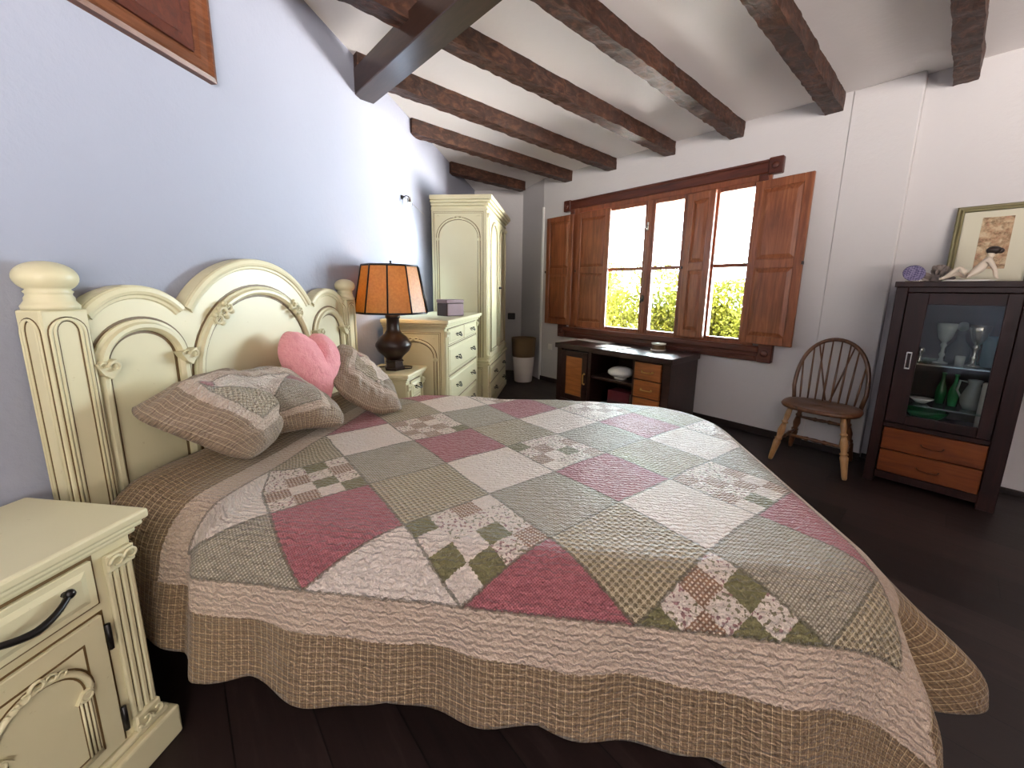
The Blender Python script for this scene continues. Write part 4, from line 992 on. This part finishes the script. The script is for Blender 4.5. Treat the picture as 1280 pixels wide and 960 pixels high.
J = [((.015, 0, .030), .026), ((.032, 0, .060), .022), ((.046, 0, .090), .026), ((.053, 0, .112), .011), ((.056, -.003, .134), .019),
     ((-.005, -.016, .028), .014), ((-.035, -.018, .068), .011), ((-.075, -.018, .022), .007), ((-.09, -.022, .014), .006),
     ((-.005, .014, .026), .014), ((-.045, .016, .040), .011), ((-.085, .016, .016), .007), ((-.098, .012, .014), .005),
     ((.052, -.028, .100), .011), ((.075, -.034, .055), .008), ((.082, -.036, .018), .006), ((.088, -.034, .013), .005),
     ((.052, .028, .100), .011), ((.078, .034, .055), .008), ((.088, .036, .018), .006), ((.094, .036, .013), .005)]
E_ = [(0, 1), (1, 2), (2, 3), (3, 4), (0, 5), (5, 6), (6, 7), (7, 8), (0, 9), (9, 10), (10, 11), (11, 12), (2, 13), (13, 14), (14, 15), (15, 16), (2, 17), (17, 18), (18, 19), (19, 20)]
skin_body('body', J, E_, fg, PN)
b = B(); b.ball((.061, .004, .143), .022, 0, 12, (1.1, 1, .85)); b.ball((.081, .007, .140), .013, 0, 10); b.build('hair', plain('dark_hair', (40, 28, 24), .5), fg)
# shell ornaments
pd = thing('trinket_dish', 'purple patterned round dish leaning on the petal ornament on the cabinet', 'dish', W(-.178, 2.88, ZT), TH)
pv = MT('purple_lattice'); ck = pv.node('ShaderNodeTexChecker'); pv.link(pv.coord(scale=(90, 90, 90), rot=(.7, .6, .5)), ck.inputs[0]); ck.inputs['Scale'].default_value = 1; ck.inputs[1].default_value = lin((72, 66, 104)); ck.inputs[2].default_value = lin((126, 118, 150)); pv.link(ck.outputs[0], pv.b.inputs['Base Color']); pv.rough(.4)
Mt = Matrix.Translation((0, 0, .042)) @ Matrix.Rotation(math.radians(68), 4, 'X') @ Matrix.Rotation(math.radians(12), 4, 'Y')
b = B(); b.lathe([(.001, -.004), (.02, -.006), (.040, .0), (.044, .006), (.038, .006), (.02, .0), (.001, .0)], seg=26, cap=False, M=Mt); b.build('plate', pv.m, pd)
b = B(); b.lathe([(.001, 0), (.045, 0), (.05, .006), (.001, .008)], (.01, -.0, 0), 22, cap=False, M=Matrix.Diagonal((.8, .5, 1, 1))); b.build('foot', silver, pd)
cl = thing('shell_cluster', 'clump of grey brown shell petals on the cabinet top', 'ornament', W(-.092, 2.93, ZT - .002), TH); b = B()
rnd = random.Random(5)
for k in range(46):
    a = rnd.uniform(0, 2 * PI); e2 = rnd.uniform(.05, 1.45); dv = Vector((math.cos(a) * math.cos(e2), math.sin(a) * math.cos(e2), math.sin(e2)))
    q = Vector((0, 0, 1)).rotation_difference(dv).to_matrix().to_4x4(); c = Vector((dv.x * .043, dv.y * .030, .014 + dv.z * .054))
    b.ball(c, .0145, 0, 8, (.85, .4, 1.5), q @ Matrix.Rotation(rnd.uniform(0, 3), 4, 'Z'))
b.ball((0, 0, .024), .03, 0, 10, (1.1, .9, 1)); b.build('petals', plain('shell_grey', (146, 132, 126), .4, .5, 0, var=.55), cl)

# ------------------------------------------------------------------ trees outside the window
lf = MT('sunlit_leaves'); oi = lf.noise(lf.coord(), 1.3, 3); tb = lf.node('ShaderNodeBsdfTranslucent'); lc = lf.mix(oi, lin((70, 84, 30)), lin((136, 134, 44)))
lf.col(lc).rough(.6, .2); lf.link(lc, tb.inputs[0]); mx = lf.node('ShaderNodeMixShader'); mx.inputs[0].default_value = .35; lf.nt.links.new(lf.b.outputs[0], mx.inputs[1]); lf.nt.links.new(tb.outputs[0], mx.inputs[2]); lf.nt.links.new(mx.outputs[0], lf.out.inputs[0])
bark = plain('bark', (92, 74, 56), .8, var=.4)
def tree(p, n, zt, r, label, seed, zbase=-3.0, leaves=17000):
    rr = random.Random(seed); t = thing('tree', label, 'tree', W(p, n, zbase), TH, 'trees outside the window'); H = zt - zbase
    b = B(); b.tube([(0, 0, 0), (.05, .02, H * .35), (-.04, 0, H * .62), (0, 0, H * .9)], [.14, .11, .07, .02], 8)
    blobs = [((rr.uniform(-.5, .5) * r, rr.uniform(-.5, .5) * r, H - r * rr.uniform(.55, 1.6)), r * rr.uniform(.35, .6)) for _ in range(9)] + [((0, 0, H - r * .45), r * .42)]
    for c, br in blobs: b.tube([(0, 0, H * .5), Vector((0, 0, H * .55)).lerp(Vector(c), .6), c], [.04, .025, .01], 6)
    b.build('trunk', bark, t)
    b = B()
    for _ in range(leaves):
        c, br = rr.choice(blobs); dv = Vector((rr.gauss(0, 1), rr.gauss(0, 1), rr.gauss(0, 1))).normalized(); pos = Vector(c) + dv * br * rr.uniform(.55, 1.08)
        q = Matrix.Rotation(rr.uniform(0, 6.28), 3, 'Z') @ Matrix.Rotation(rr.uniform(-1.2, 1.2), 3, 'X'); s = rr.uniform(.022, .042)
        vs_ = [b.bm.verts.new(pos + q @ Vector(v)) for v in ((0, -s, 0), (s * .55, 0, s * .12), (0, s, 0), (-s * .55, 0, s * .12))]
        b.bm.faces.new((vs_[0], vs_[1], vs_[2])); b.bm.faces.new((vs_[0], vs_[2], vs_[3]))
    b.build('foliage', lf.m, t, fix=False)
tree(-5.15, 7.2, 2.02, 1.15, 'tree with a spiky top seen through the left pane of the window', 1)
tree(-3.45, 6.0, 1.62, 1.0, 'yellow green tree seen through the middle pane of the window', 2)
tree(-4.9, 10.2, 1.85, 1.5, 'broad pale tree farthest off, behind the spiky one and the middle one', 3)
tree(-2.3, 6.2, 1.30, .72, 'rounded tree at the left of the right window pane', 4)
tree(-2.2, 8.6, .78, 1.0, 'low tree at the bottom right of the right window pane', 5)

# ------------------------------------------------------------------ light
SKY = (0.35, 64.0, 37.0, 235.0)    # sky behind the photographer / sky beyond the window / glow below the horizon behind / same beyond the window, both added to brighten the ceiling
wl = bpy.context.scene.world = bpy.data.worlds.new('sky'); wl.use_nodes = True; nt = wl.node_tree; bg = nt.nodes['Background']
tc = nt.nodes.new('ShaderNodeTexCoord'); vm = nt.nodes.new('ShaderNodeVectorMath'); vm.operation = 'DOT_PRODUCT'; nt.links.new(tc.outputs['Generated'], vm.inputs[0]); vm.inputs[1].default_value = LN
cr = nt.nodes.new('ShaderNodeValToRGB'); mr = nt.nodes.new('ShaderNodeMapRange'); nt.links.new(vm.outputs['Value'], mr.inputs[0]); mr.inputs[1].default_value = -1; mr.inputs[2].default_value = 1
nt.links.new(mr.outputs[0], cr.inputs[0]); cr.color_ramp.elements[0].position = .35; cr.color_ramp.elements[0].color = (1, .92, .84, 1); cr.color_ramp.elements[1].position = .65; cr.color_ramp.elements[1].color = (.80, .91, 1, 1)
nt.links.new(cr.outputs[0], bg.inputs[0])
ms = nt.nodes.new('ShaderNodeMapRange'); ms.interpolation_type = 'SMOOTHSTEP'; nt.links.new(vm.outputs['Value'], ms.inputs[0]); ms.inputs[1].default_value = -.45; ms.inputs[2].default_value = .35; sz = nt.nodes.new('ShaderNodeSeparateXYZ'); nt.links.new(tc.outputs['Generated'], sz.inputs[0])
mz = nt.nodes.new('ShaderNodeMapRange'); mz.interpolation_type = 'SMOOTHSTEP'; nt.links.new(sz.outputs[2], mz.inputs[0]); mz.inputs[1].default_value = -.12; mz.inputs[2].default_value = .02; mz.inputs[3].default_value = SKY[2]; mz.inputs[4].default_value = SKY[0]
nt.links.new(mz.outputs[0], ms.inputs[3])
mf = nt.nodes.new('ShaderNodeMapRange'); mf.interpolation_type = 'SMOOTHSTEP'; nt.links.new(sz.outputs[2], mf.inputs[0]); mf.inputs[1].default_value = -.2; mf.inputs[2].default_value = .0; mf.inputs[3].default_value = SKY[3]; mf.inputs[4].default_value = SKY[1]
nt.links.new(mf.outputs[0], ms.inputs[4])
gmix = nt.nodes.new('ShaderNodeMix'); gmix.data_type = 'RGBA'; gz = nt.nodes.new('ShaderNodeMapRange'); nt.links.new(sz.outputs[2], gz.inputs[0]); gz.inputs[1].default_value = -.2; gz.inputs[2].default_value = 0
nt.links.new(gz.outputs[0], gmix.inputs[0]); gmix.inputs[6].default_value = (1, .91, .86, 1); nt.links.new(cr.outputs[0], gmix.inputs[7]); nt.links.new(gmix.outputs[2], bg.inputs[0])
nt.links.new(ms.outputs[0], bg.inputs[1])
def portal(loc, size, rot):
    o = light('daylight_portal', 'AREA', loc, 1, (1, 1, 1), size, rot); o.data.cycles.is_portal = True; return o
portal(W(-1.83, NW + .20, 1.21), (1.7 * S, 1.2 * S), (PI / 2, 0, TH + PI))   # replaced orientation below
bpy.data.objects['daylight_portal'].rotation_euler = (-PI / 2, 0, TH)
o = portal((1.0, -2.8, 1.13), (2.4 * S, 1.25 * S), (PI / 2, 0, 0))
sun = light('sun', 'SUN', (0, 0, 5), 13.0, (1, .95, .84)); sun.data.angle = .01
sun.rotation_euler = Vector(LN * 1.0 + LX * -.35 + Vector((0, 0, -1.15))).to_track_quat('-Z', 'Y').to_euler()
light('lamp_bulb', 'POINT', (-.955, 2.075, ZN + .44), 34, (1, .74, .46), .04)
lc_ = Vector((XW, 2.69, 1.62)) + cc + Vector((.004, .004, -.014))
so_ = light('spot_bulb', 'SPOT', lc_ + Vector((.04, 0, .01)), 75, (.72, .88, 1), .012); so_.data.spot_size = math.radians(125); so_.data.spot_blend = .9
so_.rotation_euler = Vector((-.55, .10, -.8)).to_track_quat('-Z', 'Y').to_euler()

# ------------------------------------------------------------------ camera
f_, cx_, cy_ = 485.086, 651.412, 450.564
Rv = Vector((0.993378, 0.113665, 0.01675)); Uv = Vector((-0.036249, 0.171717, 0.984479)); Fv = Vector((-0.109025, 0.978567, -0.174701))
cam = bpy.data.cameras.new('camera'); co = bpy.data.objects.new('camera', cam); COL.objects.link(co)
cam.sensor_fit = 'HORIZONTAL'; cam.sensor_width = 36; cam.lens = f_ * 36 / 1280; cam.shift_x = -(cx_ - 640) / 1280; cam.shift_y = -(480 - cy_) / 1280
cam.clip_start = .02; cam.clip_end = 200
mw = Matrix((Rv, Uv, -Fv)).transposed().to_4x4(); mw.translation = Vector((0, 0, S)); co.matrix_world = mw
scn = bpy.context.scene; scn.camera = co
scn.view_settings.view_transform = 'Standard'; scn.view_settings.look = 'None'; scn.view_settings.gamma = 1; scn.view_settings.exposure = 0.0
scn.view_settings.use_curve_mapping = False
scn.cycles.use_denoising = True; scn.cycles.max_bounces = 8; scn.cycles.diffuse_bounces = 5; scn.cycles.transparent_max_bounces = 12; scn.cycles.sample_clamp_indirect = 8
